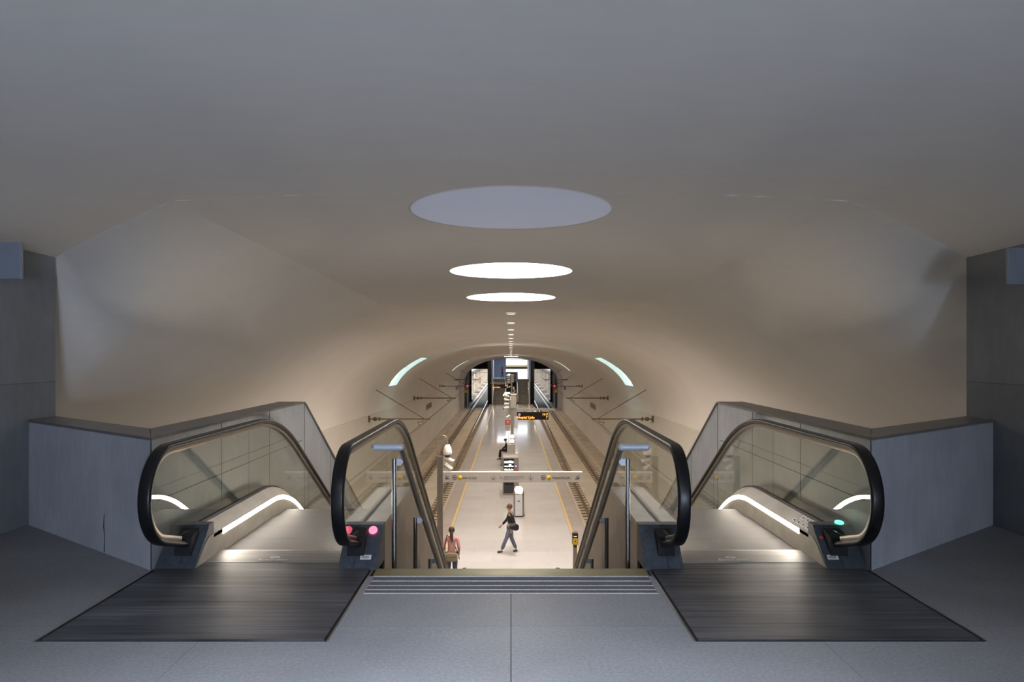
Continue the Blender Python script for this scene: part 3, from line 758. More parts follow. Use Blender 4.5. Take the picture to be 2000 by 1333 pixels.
# overhead conductor and its arms
for s in (-1, 1):
    sd = 'left' if s < 0 else 'right'
    pts = [(s * 4.19, y, 1.48 - 3.34) for y in frange(15, 230, 10)]
    tag(MB().tube(pts, .018, 6).build('overhead_wire', M['brown']), 'overhead contact wire above the %s track' % sd, 'wire', 'contact wires')
    for k_, y in enumerate((34.4, 50.4, 68.6, 85.4, 118, 136)):
        z = 1.48 - 3.04
        t = thing('catenary_arm', 'bronze overhead line arm on the %s tunnel wall, %s from the stairs' % (sd, ['first', 'second', 'third', 'fourth', 'fifth', 'sixth', 'seventh'][k_]), 'line arm', (s * 6.5, y, z), 'overhead line arms')
        xw = 6.55 if y < 95 else 6.05
        MB().tube([(s * xw, y, z), (s * 3.72, y, z)], .028 if k_ == 0 else .032, 8).build('arm', M['brown'], t)
        wb = MB().box(s * xw, s * (xw - .06), y - .1, y + .1, z - .14, z + .14).build('wall_bracket', M['brown'], t)
        for q in (.25, .33, .50): MB().lathe((s * (xw - q), y, z), [(0, -.03), (.09, -.03), (.09, .03), (0, .03)], 12, axis='x').build('insulator_disc', M['brown'], wb)
        MB().tube([(s * 4.0, y, z + .02), (s * 6.22 if y < 95 else s * 5.9, y, z + 1.35)], .018, 6).build('stay_rod', M['brown'], t)
        MB().tube([(s * 4.05, y, z), (s * 4.05, y, z - .12), (s * 4.3, y, z - .16), (s * 4.19, y, z - .30)], .02, 6).build('wire_clamp', M['brown'], t)
# station name on the lower walls
for s in (-1, 1):
    for y in (59.3, 90.0):
        t = text('station_name', 'SALGUEIROS', .62, (0, 0, 0), (0, 0, 0), M['ink_blue'] if False else M['sign_grey'], None, .012, 'CENTER', 1.1)
        t.rotation_euler = (math.radians(90), 0, math.radians(90) * (1 if s < 0 else -1))
        t.location = (s * 6.50, y, -2.75)
        t.data.materials.clear(); t.data.materials.append(M['vend'])
        tag(t, 'station name in flat grey letters on the %s tunnel wall, %s one' % ('left' if s < 0 else 'right', 'nearer' if y < 70 else 'farther'), 'lettering', 'wall letterings')

# ------------------------------------------------------------------ overhead direction beam
def arrow(mb, cx, cz, y, ang, L=.17, wd=.022):
    a = math.radians(ang); d = Vector((math.cos(a), 0, math.sin(a))); nrm = Vector((-d.z, 0, d.x)); c0 = Vector((cx, y, cz))
    def bar(p, q):
        dd = (q - p).normalized(); nn = Vector((-dd.z, 0, dd.x)) * wd / 2; e = Vector((0, .004, 0))
        mb.add([p - nn, q - nn, q + nn, p + nn, p - nn + e, q - nn + e, q + nn + e, p + nn + e], [(0, 1, 2, 3), (4, 5, 6, 7), (0, 1, 5, 4), (1, 2, 6, 5), (2, 3, 7, 6), (3, 0, 4, 7)])
    tip = c0 + d * L / 2; bar(c0 - d * L / 2, tip); bar(tip, tip - d * .075 + nrm * .075); bar(tip, tip - d * .075 - nrm * .075)
YB = 22.0
t = thing('direction_sign', 'long grey overhead direction sign on a steel post at the foot of the stairs', 'sign', (-2.08, YB, ZP))
MB().box(-2.17, -2.0, YB - .08, YB + .08, ZP, 1.48 - 3.03).build('post', M['cladding'], t, bevel=.01)
zb0, zb1 = 1.48 - 3.80, 1.48 - 3.51
MB().box(-2.0, 2.09, YB - .06, YB + .06, zb0, zb1).build('sign_beam', M['sign_grey'], t)
MB().box(-2.0, 2.09, YB - .062, YB + .062, zb1, zb1 + .02).build('beam_top', M['white'], t)
zz = (zb0 + zb1) / 2; yf = YB - .0645
am = MB(); arrow(am, -1.87, zz, yf, 225, .11, .018); arrow(am, 1.95, zz, yf, 315, .11, .018); am.build('arrow', M['ink'], t)
am = MB(); arrow(am, -.51, zz, yf, 270, .13, .014); arrow(am, .58, zz, yf, 270, .13, .014); am.build('arrow', M['ink_blue'], t)
for cx in (-1.655, .95):
    rg = MB(); n_ = 28; vs_ = []
    for r_ in (.070, .056): vs_ += [(cx + r_ * math.cos(2 * math.pi * q / n_), yf, zz + r_ * math.sin(2 * math.pi * q / n_)) for q in range(n_)]
    rg.add(vs_, [(q, (q + 1) % n_, n_ + (q + 1) % n_, n_ + q) for q in range(n_)])
    wv = [(cx - .036 + .072 * q / 16, yf, zz + .016 * math.sin(q / 16 * 4 * math.pi)) for q in range(17)]
    rg.tube(wv, .008, 6); rg.build('network_emblem', M['ink'], t)
    MB().lathe((cx + .16, yf, zz), [(0, -.002), (.064, -.002), (.064, .004), (0, .004)], 28, axis='y').build('line_dot', M['yellow'], t)
text('lettering', 'João de Deus', .086, (-1.41, yf, zz - .005), R90, M['ink'], t, sx=.86)
text('lettering', 'Hospital São João', .086, (1.21, yf, zz - .005), R90, M['ink'], t, sx=.86)
text('lettering', 'Valide aqui o seu título', .074, (-.215, yf, zz + .022), R90, M['ink_blue'], t, sx=.86)
text('lettering', 'Validate your ticket here', .045, (-.215, yf, zz - .045), R90, M['ink_blue'], t, .001)
text('lettering', 'N', .09, (-.33, yf, zz), R90, M['ink_blue'], t)
# cameras on brackets beside the post
t = thing('dome_camera', 'white dome camera hanging beside the sign post', 'camera', (-1.88, YB, -1.2), 'cameras at the direction sign')
MB().lathe((-1.87, YB, -1.50), [(0, .29), (.06, .28), (.11, .2), (.135, .08), (.135, 0), (.11, -.02)], 20).build('housing', M['white'], t)
MB().ellipsoid((-1.87, YB, -1.53), .09, .09, .07).build('dome', M['screen'], t)
pts = [(-2.085, YB, -1.56), (-2.16, YB, -1.1)] + [(-2.02 + .14 * math.cos(a_), YB, -1.08 + .14 * math.sin(a_)) for a_ in [math.pi - i * math.pi / 8 for i in range(9)]] + [(-1.87, YB, -1.22)]
MB().tube(pts, .016, 8).build('bracket', M['steel_dull'], t)
for k_, (x, z, an, nm) in enumerate(((-1.80, -1.67, -20, 'upper'), (-1.84, -1.87, -35, 'lower'))):
    t = thing('camera', 'white tube camera on the sign post, the %s one, pointing to the right' % nm, 'camera', (x, YB, z), 'cameras at the direction sign')
    a = math.radians(an); d = Vector((math.cos(a), -.25, math.sin(a))).normalized() * .13; p = Vector((x, YB, z))
    MB().tube([p - d, p + d], .062, 16).build('housing', M['white'], t)
    MB().tube([p + d, p + d * 1.06], .05, 16).build('lens', M['sign_grey'], t)
    MB().tube([(-2.0, YB, z + .02), tuple(p - d * .6)], .02, 8).build('bracket', M['steel_dull'], t)

# ticket validator, kiosk, vending machine, bench
t = thing('ticket_validator', 'yellow and black ticket validator on a steel post by the right yellow line', 'validator', (1.93, 22.5, ZP))
MB().prism([(1.865, ZP), (1.995, ZP), (1.985, ZP + .72), (1.875, ZP + .72)], 'y', 22.46, 22.56).build('post', M['cladding'], t)
MB().box(1.84, 2.02, 22.42, 22.6, ZP + .78, ZP + 1.14).build('housing', M['screen'], t, bevel=.03)
MB().box(1.855, 2.005, 22.41, 22.425, ZP + .80, ZP + .99).build('reader_plate', M['yellow'], t, bevel=.01)
MB().lathe((1.93, 22.408, ZP + .9), [(0, -.004), (.022, -.004), (.022, .003)], 14, axis='y').build('target_mark', M['ink'], t)
MB().box(1.885, 1.975, 22.412, 22.42, ZP + 1.03, ZP + 1.055).build('display', M['ledw'], t)
MB().box(1.875, 1.985, 22.45, 22.57, ZP + .70, ZP + .79).build('neck', M['ink'], t)
MB().box(1.85, 2.01, 22.43, 22.59, ZP + 1.13, ZP + 1.145).build('top_cap', M['steel'], t)

t = thing('waste_bin', 'stainless steel kiosk post with a sloping polished top, behind the walking woman', 'bin', (.32, 30, ZP))
oct_ = [(.10, 30.0), (.17, 29.82), (.45, 29.82), (.53, 30.0), (.53, 30.2), (.45, 30.35), (.17, 30.35), (.10, 30.2)]
MB().prism(oct_, 'z', ZP + .03, ZP + .93).build('body', M['skirt'], t)
mb = MB(); top_z = lambda y: ZP + .93 + (y - 29.82) * .36
vs = [(x, y, ZP + .93) for x, y in oct_] + [(.31 + (x - .31) * .8, 30.08 + (y - 30.08) * .85, top_z(y) + .02) for x, y in oct_]
mb.add(vs, [(i, (i + 1) % 8, 8 + (i + 1) % 8, 8 + i) for i in range(8)] + [tuple(range(8, 16))]); mb.build('sloping_top', M['steel'], t)
MB().box(.17, .45, 29.812, 29.82, ZP + .05, ZP + .90).build('front_panel', M['white'] if False else M['endcap'], t)
MB().box(.265, .355, 29.806, 29.813, ZP + .62, ZP + .66).build('slot', M['ink'], t, bevel=.0)
MB().box(.27, .35, 29.806, 29.813, ZP + .12, ZP + .19).build('emblem', M['white'], t)
MB().prism([(x * 1.0 + (x - .31) * .08, y) for x, y in oct_], 'z', ZP, ZP + .04).build('base', M['ink'], t)

t = thing('vending_machine', 'grey snack vending machine with rows of lit products, centre of the platform', 'vending machine', (0, 34.6, ZP))
MB().box(-.38, .36, 34.4, 35.2, ZP + .02, ZP + 1.82).build('case', M['vend'], t, bevel=.02)
MB().box(-.36, .34, 34.36, 34.41, ZP + 1.72, ZP + 1.80).build('top_trim', M['endcap'], t)
d_ = MB().box(-.33, .14, 34.385, 34.402, ZP + .72, ZP + 1.68).build('display_window', M['screen'], t)
for r_ in range(5):
    zq = ZP + .80 + .17 * r_; mb = MB()
    for c_ in range(8):
        hgt = .05 + .05 * random.random(); x0 = -.31 + .055 * c_; mb.box(x0, x0 + .036 + .008 * (r_ % 2), 34.372, 34.384, zq, zq + hgt)
    if r_ >= 3: mb = MB().box(-.31, .12, 34.372, 34.384, zq, zq + (.10 if r_ == 4 else .05)).box(-.1, .02, 34.37, 34.384, zq + .06, zq + .12)
    mb.build('product_row', M['vlight'], d_)
MB().box(-.33, .14, 34.385, 34.402, ZP + .10, ZP + .66).build('lower_door', M['ink'], t)
MB().box(-.29, .10, 34.378, 34.386, ZP + .48, ZP + .60).build('delivery_flap', M['screen'], t)
cp = MB().box(.16, .31, 34.385, 34.402, ZP + .75, ZP + 1.5).build('control_panel', M['cladding'], t)
MB().box(.18, .29, 34.376, 34.386, ZP + 1.28, ZP + 1.42).build('keypad', M['purple'], cp)
MB().box(.20, .27, 34.37, 34.378, ZP + 1.33, ZP + 1.36).build('display', M['vlight'], cp)
MB().box(.20, .27, 34.376, 34.386, ZP + 1.08, ZP + 1.20).build('coin_slot', M['red'], cp)
MB().box(.21, .26, 34.37, 34.386, ZP + .95, ZP + 1.04).build('note_slot', M['ledw'], cp)
MB().box(-.52, .42, 34.2, 35.3, ZP, ZP + .025).build('plinth', M['sign_grey'], t)
MB().ellipsoid((-.44, 34.8, ZP + .95), .06, .12, .2).build('side_handle', M['vend'], t)

t = thing('bench', 'long dark-fronted stone bench behind the vending machine', 'bench', (-.25, 47, ZP))
MB().box(-.56, .25, 43.2, 48.4, ZP + .38, ZP + .47).build('seat', M['edge'], t)
MB().box(-.55, .24, 43.25, 48.3, ZP, ZP + .38).build('base', M['cladding'], t)

# ------------------------------------------------------------------ equipment masts with projectors
def mast(y, n_, board_side):
    t = thing('equipment_mast', ('grey equipment mast with projectors and the right-hand departure board' if n_ == 0 else 'distant grey equipment mast with projectors and the left-hand departure board'), 'mast', (0, y, ZP), 'equipment masts on the platform')
    MB().box(-.02, .15, y - .1, y + .1, ZP, ZP + 4.3).build('column', M['vend'], t, bevel=.01)
    MB().box(-.02, .30, y - .14, y + .14, ZP + 3.45, ZP + 4.2).build('junction_box', M['sign_grey'], t, bevel=.01)
    MB().box(-.04, .32, y - .16, y + .16, ZP + 4.2, ZP + 4.26).build('cap', M['white'], t)
    for q in range(4):
        z = ZP + 3.5 + .2 * q
        p = Vector((-.12, y - .05, z)); d = Vector((-.17, -.05, .03 * (q - 1)))
        pr = MB().tube([p, p + d, p + d * 1.7], [.075, .08, .07], 14).build('projector', M['white'], t)
        MB().tube([p + d * 1.7, p + d * 1.76], .065, 14).build('lens', M['small_lit'] if q == 3 else M['screen'], pr)
        MB().tube([(-.02, y, z), tuple(p)], .025, 8).build('bracket', M['steel_dull'], pr)
    MB().box(-.35, -.06, y - .06, y + .06, ZP + 4.25, ZP + 4.34).build('arm_light', M['small_lit'], t)
    bx = MB().box(-.22, .24, y - .35, y + .1, ZP, ZP + 1.45).build('cabinet', M['sign_grey'], t, bevel=.02)
    for q in (0, 1):
        mb = MB(); zq = ZP + 1.52 + .26 * q
        for k_ in range(4): mb.box(-.10 + .075 * k_, -.055 + .075 * k_, y - .16, y - .11, zq + .02 * (k_ % 2), zq + .20 - .03 * (k_ % 2))
        mb.build('call_point_light', M['small_lit'], t)
    MB().box(.20, .37, y - .16, y - .10, ZP + 2.35, ZP + 3.0).build('information_panel', M['endcap'], t)
    MB().box(.15, .22, y - .12, y - .1, ZP + 2.9, ZP + 2.95).build('panel_bracket', M['steel_dull'], t)
    c_ = MB().tube([(-.06, y - .1, ZP + 3.05), (-.26, y - .2, ZP + 2.92)], .07, 12).build('camera', M['white'], t)
    if n_ == 0:
        rs = MB().box(-.33, -.04, y - .16, y - .13, ZP + 2.52, ZP + 2.80).build('red_sign', M['red'], t)
        mb = MB().prism([(-.27, ZP + 2.66), (-.10, ZP + 2.66), (-.12, ZP + 2.71), (-.15, ZP + 2.75), (-.22, ZP + 2.75), (-.25, ZP + 2.71)], 'y', y - .168, y - .161)
        for k_ in range(4): mb.box(-.28 + .055 * k_, -.25 + .055 * k_, y - .168, y - .161, ZP + 2.57, ZP + 2.60)
        mb.build('sign_symbol', M['white'], rs)
        MB().box(-.31, -.05, y - .16, y - .13, ZP + 2.2, ZP + 2.48).build('notice_panel', M['sign_grey'], t)
    else:
        rs = MB().box(.20, .50, y - .16, y - .13, ZP + 2.42, ZP + 2.72).build('red_sign', M['red'], t)
        MB().box(.29, .41, y - .168, y - .161, ZP + 2.5, ZP + 2.62).build('sign_symbol', M['white'], rs)
        gs = MB().box(.22, .48, y - .16, y - .13, ZP + 2.08, ZP + 2.34).build('green_sign', M['green'], t)
        MB().lathe((.35, y - .165, ZP + 2.22), [(0, 0), (.06, 0), (.06, .004)], 12, axis='y').build('sign_symbol', M['white'], gs)
    s = board_side
    MB().box(.15 if s > 0 else -2.2, 2.45 if s > 0 else -.02, y - .07, y + .07, 1.48 - 3.22, 1.48 - 3.12).build('arm', M['vend'] if False else M['sign_grey'], t)
    bd = thing('departure_board', ('black departure board with orange lettering hanging at the right of the nearer mast' if s > 0 else 'small black departure board with orange lettering at the left of the far mast'), 'display', (s * 1.2, y, -2.1), 'departure boards')
    x0, x1 = (.34, 2.10) if s > 0 else (-2.0, -.30)
    MB().box(x0, x1, y - .12, y + .12, 1.48 - 3.74, 1.48 - 3.31).build('housing', M['screen'], bd)
    for xx in (x0 + .4, x1 - .4): MB().tube([(xx, y, 1.48 - 3.31), (xx, y, 1.48 - 3.21)], .02, 8).build('hanger', M['ink'], bd)
    yf = y - .124
    text('led_lettering', 'Hospital S.João' if s > 0 else 'João de Deus', .20, (x0 + .03, yf, 1.48 - 3.615), R90, M['led'], bd, .003, sx=.78)
    text('led_lettering', '19:17', .17, (x1 - .03, yf, 1.48 - 3.45), R90, M['led'], bd, .003, 'RIGHT', .85)
    text('led_lettering', '7' if s > 0 else '4', .19, (x1 - .05, yf, 1.48 - 3.61), R90, M['led'], bd, .003, 'RIGHT')
    n2 = 20; vs_ = []; cx, cz = x0 + .13, 1.48 - 3.45
    for r_ in (.065, .05): vs_ += [(cx + r_ * math.cos(2 * math.pi * q / n2), yf, cz + r_ * math.sin(2 * math.pi * q / n2)) for q in range(n2)]
    MB().add(vs_, [(q, (q + 1) % n2, n2 + (q + 1) % n2, n2 + q) for q in range(n2)]).box(cx - .04, cx + .04, yf - .001, yf, cz - .008, cz + .008).build('network_emblem', M['ledw'], bd)
    l = bpy.data.lights.new('projector_glow', 'AREA'); l.shape = 'RECTANGLE'; l.size = .5; l.size_y = .5; l.energy = 24; l.color = WARM
    lo = bpy.data.objects.new('projector_glow', l); C.objects.link(lo); lo.location = (-.1, y, ZP + 4.45); lo.rotation_euler = (math.pi, 0, 0)
mast(42.0, 0, 1); mast(79.0, 1, -1)

# ------------------------------------------------------------------ far portal, gallery and open cutting
mb = MB(); pts = []
n = 40
def ringpt(a, wd, crown, hgt, m_=2.2):
    x = wd * math.cos(a); c_ = abs(math.cos(a)); zz_ = max(0, 1 - c_ ** m_) ** (1 / m_)
    return (x, crown - hgt + hgt * zz_)
A = [math.pi * i / n for i in range(n + 1)]
out_ = [ringpt(a, 6.9, zc(95) + .5, 4.2) for a in A]; inn = [ringpt(a, 6.12, zc(95) - .14, 3.4) for a in A]; in2 = [ringpt(a, 5.98, zc(95) - .2, 3.35) for a in A]
for P_, Y1, Q_, Y2 in ((out_, 94.9, inn, 94.9), (inn, 94.9, in2, 96.2)):
    vs = [(x, Y1, z) for x, z in P_] + [(x, Y2, z) for x, z in Q_]
    mb.add(vs, [(i, i + 1, n + 2 + i, n + 1 + i) for i in range(n)], 0, True)
for s in (-1, 1):
    mb.box(s * 6.12, s * 6.9, 94.9, 95.1, ZT - .1, inn[0][1]); mb.box(s * 5.98, s * 6.15, 95.0, 96.2, ZT - .1, inn[0][1])
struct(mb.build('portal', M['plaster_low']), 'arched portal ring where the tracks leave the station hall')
mb = MB()
for s in (-1, 1):
    mb.box(s * 6.0, s * 7.6, 96.2, 108, ZT - .2, 1.6)                 # side walls beyond the portal
    mb.box(s * 5.7, s * 7.6, 108, 108.4, ZT - .2, 1.6)
mb.box(-7.6, 7.6, 96.0, 108.4, 1.0, 1.6)
for s in (-1, 1): mb.box(s * 3.05, s * 7.6, 107.9, 108.4, 1.48 - 2.3, 1.2)
for s in (-1, 1): mb.box(s * 2.56, s * 3.1, 99, 108.4, ZT - .2, 1.2)
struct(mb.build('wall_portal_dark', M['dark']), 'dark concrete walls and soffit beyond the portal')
# gallery box: floor, side frames, stairs
ZG = 1.48 - 3.55
g = MB(); g.box(-2.5, 2.5, 101.6, 119, ZG - .35, ZG); struct(g.build('floor_gallery', M['platform']), 'floor of the far entrance gallery')
g = MB(); g.box(-2.56, 2.56, 96.0, 114, .85, 1.0)
for s in (-1, 1): g.box(s * 2.48, s * 2.56, 96.0, 114, ZG - .1, .9)
g.box(-2.5, -.75, 112, 112.3, ZG, .9)
struct(g.build('wall_gallery', M['bluegrey']), 'blue-grey walls of the far entrance gallery')
g = MB()
for k_ in range(6): g.box(-2.7, 2.7, 119 + k_ * 1.6, 120.7 + k_ * 1.6, ZG - .5, ZG + .12 * (k_ + 1))
struct(g.build('steps_exit', M['pale_stone']), 'pale steps rising to the street at the far end')
g = MB().box(-2.5, 2.7, 113.8, 114, .42, .52); struct(g.build('trim_2', M['bluegrey']), 'transom across the bright far opening')
for s in (-1, 1):
    t = thing('gallery_post', 'pale steel frame post at the %s side of the far stairs' % ('left' if s < 0 else 'right'), 'post', (s * 2.4, 95.3, ZP), 'frame posts of the far stairs')
    MB().box(s * 2.28, s * 2.42, 95.45, 95.6, ZP, .95).build('post', M['endcap'], t)
    MB().box(s * 2.43, s * 2.475, 95.5, 101.6, ZP, ZG + .9).build('side_panel', M['cladding'], t)
t = thing('gallery_beam', 'pale beam over the top of the far stairs', 'beam', (0, 95.5, .9)); MB().box(-2.42, 2.42, 95.45, 95.6, .83, .95).build('beam', M['endcap'], t)
for s, lab in ((-1, 'left'), (1, 'right')):
    t = thing('staircase', 'far %s flight of steps rising from the platform to the gallery' % lab, 'stairs', (s * 1.6, 96, ZP), 'far flights of steps')
    x0, x1 = (-2.27, -.80) if s < 0 else (.92, 2.28)
    n_ = 18; tot = ZG - ZP; base_s = None
    for i in range(n_):
        y = 95.8 + i * .325; z = ZP + tot * (i + 1) / n_
        if base_s is None: base_s = MB().prism([(y, z), (y + .40, z), (y + .40, z - .10), (y + .03, z - tot / n_ - .02), (y, z - tot / n_)], 'x', x0, x1).build('step', M['cladding'], t, origin=(0, y, z)); bl = base_s.location.copy(); yb, zb_ = y, z
        else:
            c_ = base_s.copy(); C.objects.link(c_); c_.parent = t; c_.location = bl + Vector((0, y - yb, z - zb_))
t = thing('escalator', 'far escalator with pale handrails between the far flights of steps', 'escalator', (0, 96, ZP))
MB().prism([(95.6, ZP), (96.2, ZP + .05), (102.2, ZG), (102.2, ZG - .6), (97.0, ZP)], 'x', -.70, .82).build('incline', M['dark'], t)
for x in (-.78, -.62, .74, .90):
    MB().tube([(x, 95.2, ZP + .3), (x, 95.0, ZP + .6), (x, 95.2, ZP + .88), (x, 96.0, ZP + .92), (x, 101.9, ZG + .92), (x, 102.8, ZG + .92)], .035, 8).build('handrail', M['white'], t)
for x in (-.70, .82):
    MB().prism([(95.3, ZP), (95.3, ZP + .85), (96.0, ZP + .88), (101.9, ZG + .88), (102.5, ZG + .88), (102.5, ZG)], 'x', x - .01, x + .01).build('glass_panel', M['clear'], t)
t = thing('glass_booth', 'white-framed glass booth at the head of the far escalator', 'booth', (.1, 102.4, ZG))
for x in (-.70, .05, .88):
    MB().box(x - .04, x + .04, 102.2, 102.3, ZG - .4, ZG + .95).build('frame_post', M['white'], t)
MB().box(-.74, .92, 102.2, 102.3, ZG + .88, ZG + .97).box(-.74, .92, 102.2, 102.3, ZG - .42, ZG - .2).build('frame_rail', M['white'], t)
MB().box(-.66, .01, 102.23, 102.25, ZG - .2, ZG + .88).build('pane', mat('green_glass_panel', (.10, .15, .12), .2), t)
MB().box(.09, .84, 102.23, 102.25, ZG - .2, ZG + .88).build('pane', M['sign_grey'], t)
for s in (-1, 1):
    t = thing('barrier_post', 'thin dark post at the foot of the far stairs, %s side' % ('left' if s < 0 else 'right'), 'post', (s * 1.95, 93.6, ZP), 'dark posts at the foot of the far stairs')
    MB().tube([(s * 1.95, 93.6, ZP), (s * 1.95, 93.6, ZP + 1.05)], .045, 10).build('post', M['cladding'], t)
    MB().lathe((s * 1.95, 93.6, ZP), [(0, 1.07), (.05, 1.06), (.05, 1.04)], 12).build('cap', M['ink'], t)
struct(MB().box(-2.8, 2.8, 131, 131.3, ZT, 4).build('wall_street', M['pale_stone']), 'bright daylit wall at the street exit')
# open cutting with pillars
pr = None
for s in (-1, 1):
    for i in range(7):
        y = 110 + 14 * i
        if pr is None:
            pr = thing('pillar', '', 'pillar', (0, y, ZT), '')
            MB().box(-.3, .3, y - .35, y + .35, ZT, ZT + 3.6).build('shaft', M['pillar'], pr, bevel=.03)
            MB().box(-.75, .75, y - 1.0, y + 1.0, ZT, ZT + .32).build('plinth', M['pillar'], pr)
            o = pr
        else: o = copy_thing(pr, (0, 0, 0))
        o.location = (s * 6.35, y, ZT - .03)
        o['label'] = 'stone pillar on a low plinth beside the open %s track beyond the portal' % ('left' if s < 0 else 'right'); o['group'] = 'pillars along the %s track beyond the portal' % ('left' if s < 0 else 'right')
    sd = 'left' if s < 0 else 'right'
    tag(MB().box(s * 6.1, s * 6.6, 108.4, 205, ZT + 3.57, ZT + 4.0).build('lintel_beam', M['dark']), 'dark beam carried by the pillars of the %s track' % sd, 'beam', 'beams beyond the portal')
for q, y in enumerate((114, 128, 150)):
    tag(MB().box(-9, 9, y, y + .35, -.95 - .02 * q, -.6).build('cross_beam', M['brown']), 'brown beam spanning the open cutting, %s one' % ['nearest', 'middle', 'farthest'][q], 'beam', 'beams across the cutting')
mb = MB()
for s in (-1, 1): mb.box(s * 8.6, s * 9.0, 108.4, 240, ZT - .2, 3.0)
mb.box(-9, 9, 240, 241, ZT - .2, 6)
struct(mb.build('wall_cutting', M['pale_facade']), 'pale pinkish retaining walls of the open cutting')
struct(MB().box(-9, -6.7, 108, 241, ZT - .5, ZT - .05).box(6.7, 9, 108, 241, ZT - .5, ZT - .05).build('ground_cutting', M['ballast']))
for s in (-1, 1):
    t = thing('track_signal', 'red track signal glowing beside the %s portal opening' % ('left' if s < 0 else 'right'), 'signal', (s * 5.55, 95.2, ZT), 'red track signals')
    MB().tube([(s * 5.55, 95.2, ZT), (s * 5.55, 95.2, ZT + 2.6)], .055, 10).build('post', M['sign_grey'], t)
    MB().box(s * 5.55 - .14, s * 5.55 + .14, 95.1, 95.3, ZT + 2.5, ZT + 3.15).build('signal_head', M['ink'], t)
    MB().ellipsoid((s * 5.55, 95.06, ZT + 2.85), .11, .08, .11).build('lamp', M['sig_red'], t)
    MB().box(s * 5.75 - .13, s * 5.75 + .13, 95.05, 95.08, ZT + 2.0, ZT + 2.35).build('number_plate', M['yellow'], t)

# ------------------------------------------------------------------ people
def skin_mesh(name, chain, m, parent, subdiv=1):
    """chain: list of (point, radius(or pair), parent_index)"""
    me = bpy.data.meshes.new('tmp_skin')
    me.from_pydata([p for p, r, q in chain], [(q, i) for i, (p, r, q) in enumerate(chain) if q is not None], [])
    o = bpy.data.objects.new('tmp_skin', me); C.objects.link(o)
    md = o.modifiers.new('skin', 'SKIN'); md.use_smooth_shade = True; md.branch_smoothing = .6
    for i, (p, r, q) in enumerate(chain):
        v = me.skin_vertices[0].data[i]; v.radius = (r, r) if not isinstance(r, tuple) else r; v.use_root = (i == 0)
    sd = o.modifiers.new('sub', 'SUBSURF'); sd.levels = subdiv; sd.render_levels = subdiv
    dg = bpy.context.evaluated_depsgraph_get(); dg.update()
    res = bpy.data.meshes.new_from_object(o.evaluated_get(dg)); bpy.data.objects.remove(o)
    res.name = name; res.materials.clear(); res.materials.append(m)
    for p in res.polygons: p.use_smooth = True
    ob = bpy.data.objects.new(name, res); C.objects.link(ob); ob.parent = parent
    return ob
def finger_chains(chain, hand_idx, hand, d, side, palm):
    """adds five fingers; d = pointing direction, side = towards the thumb, palm = curl direction"""
    hand = Vector(hand); d = Vector(d).normalized(); side = Vector(side).normalized(); palm = Vector(palm).normalized()
    for k_, (off, ln) in enumerate(((.027, .070), (.009, .078), (-.009, .073), (-.026, .058))):
        b = hand + d * .045 + side * off; i0 = len(chain)
        chain.append((tuple(b), .010, hand_idx)); p1 = b + d * ln * .5 + palm * ln * .12; chain.append((tuple(p1), .0085, i0))
        p2 = p1 + d * ln * .38 + palm * ln * .28; chain.append((tuple(p2), .0075, i0 + 1))
    b = hand + side * .034 - d * .005; i0 = len(chain); chain.append((tuple(b), .011, hand_idx))
    p1 = b + d * .028 + side * .016; chain.append((tuple(p1), .0095, i0)); chain.append((tuple(p1 + d * .026 + palm * .006), .008, i0 + 1))
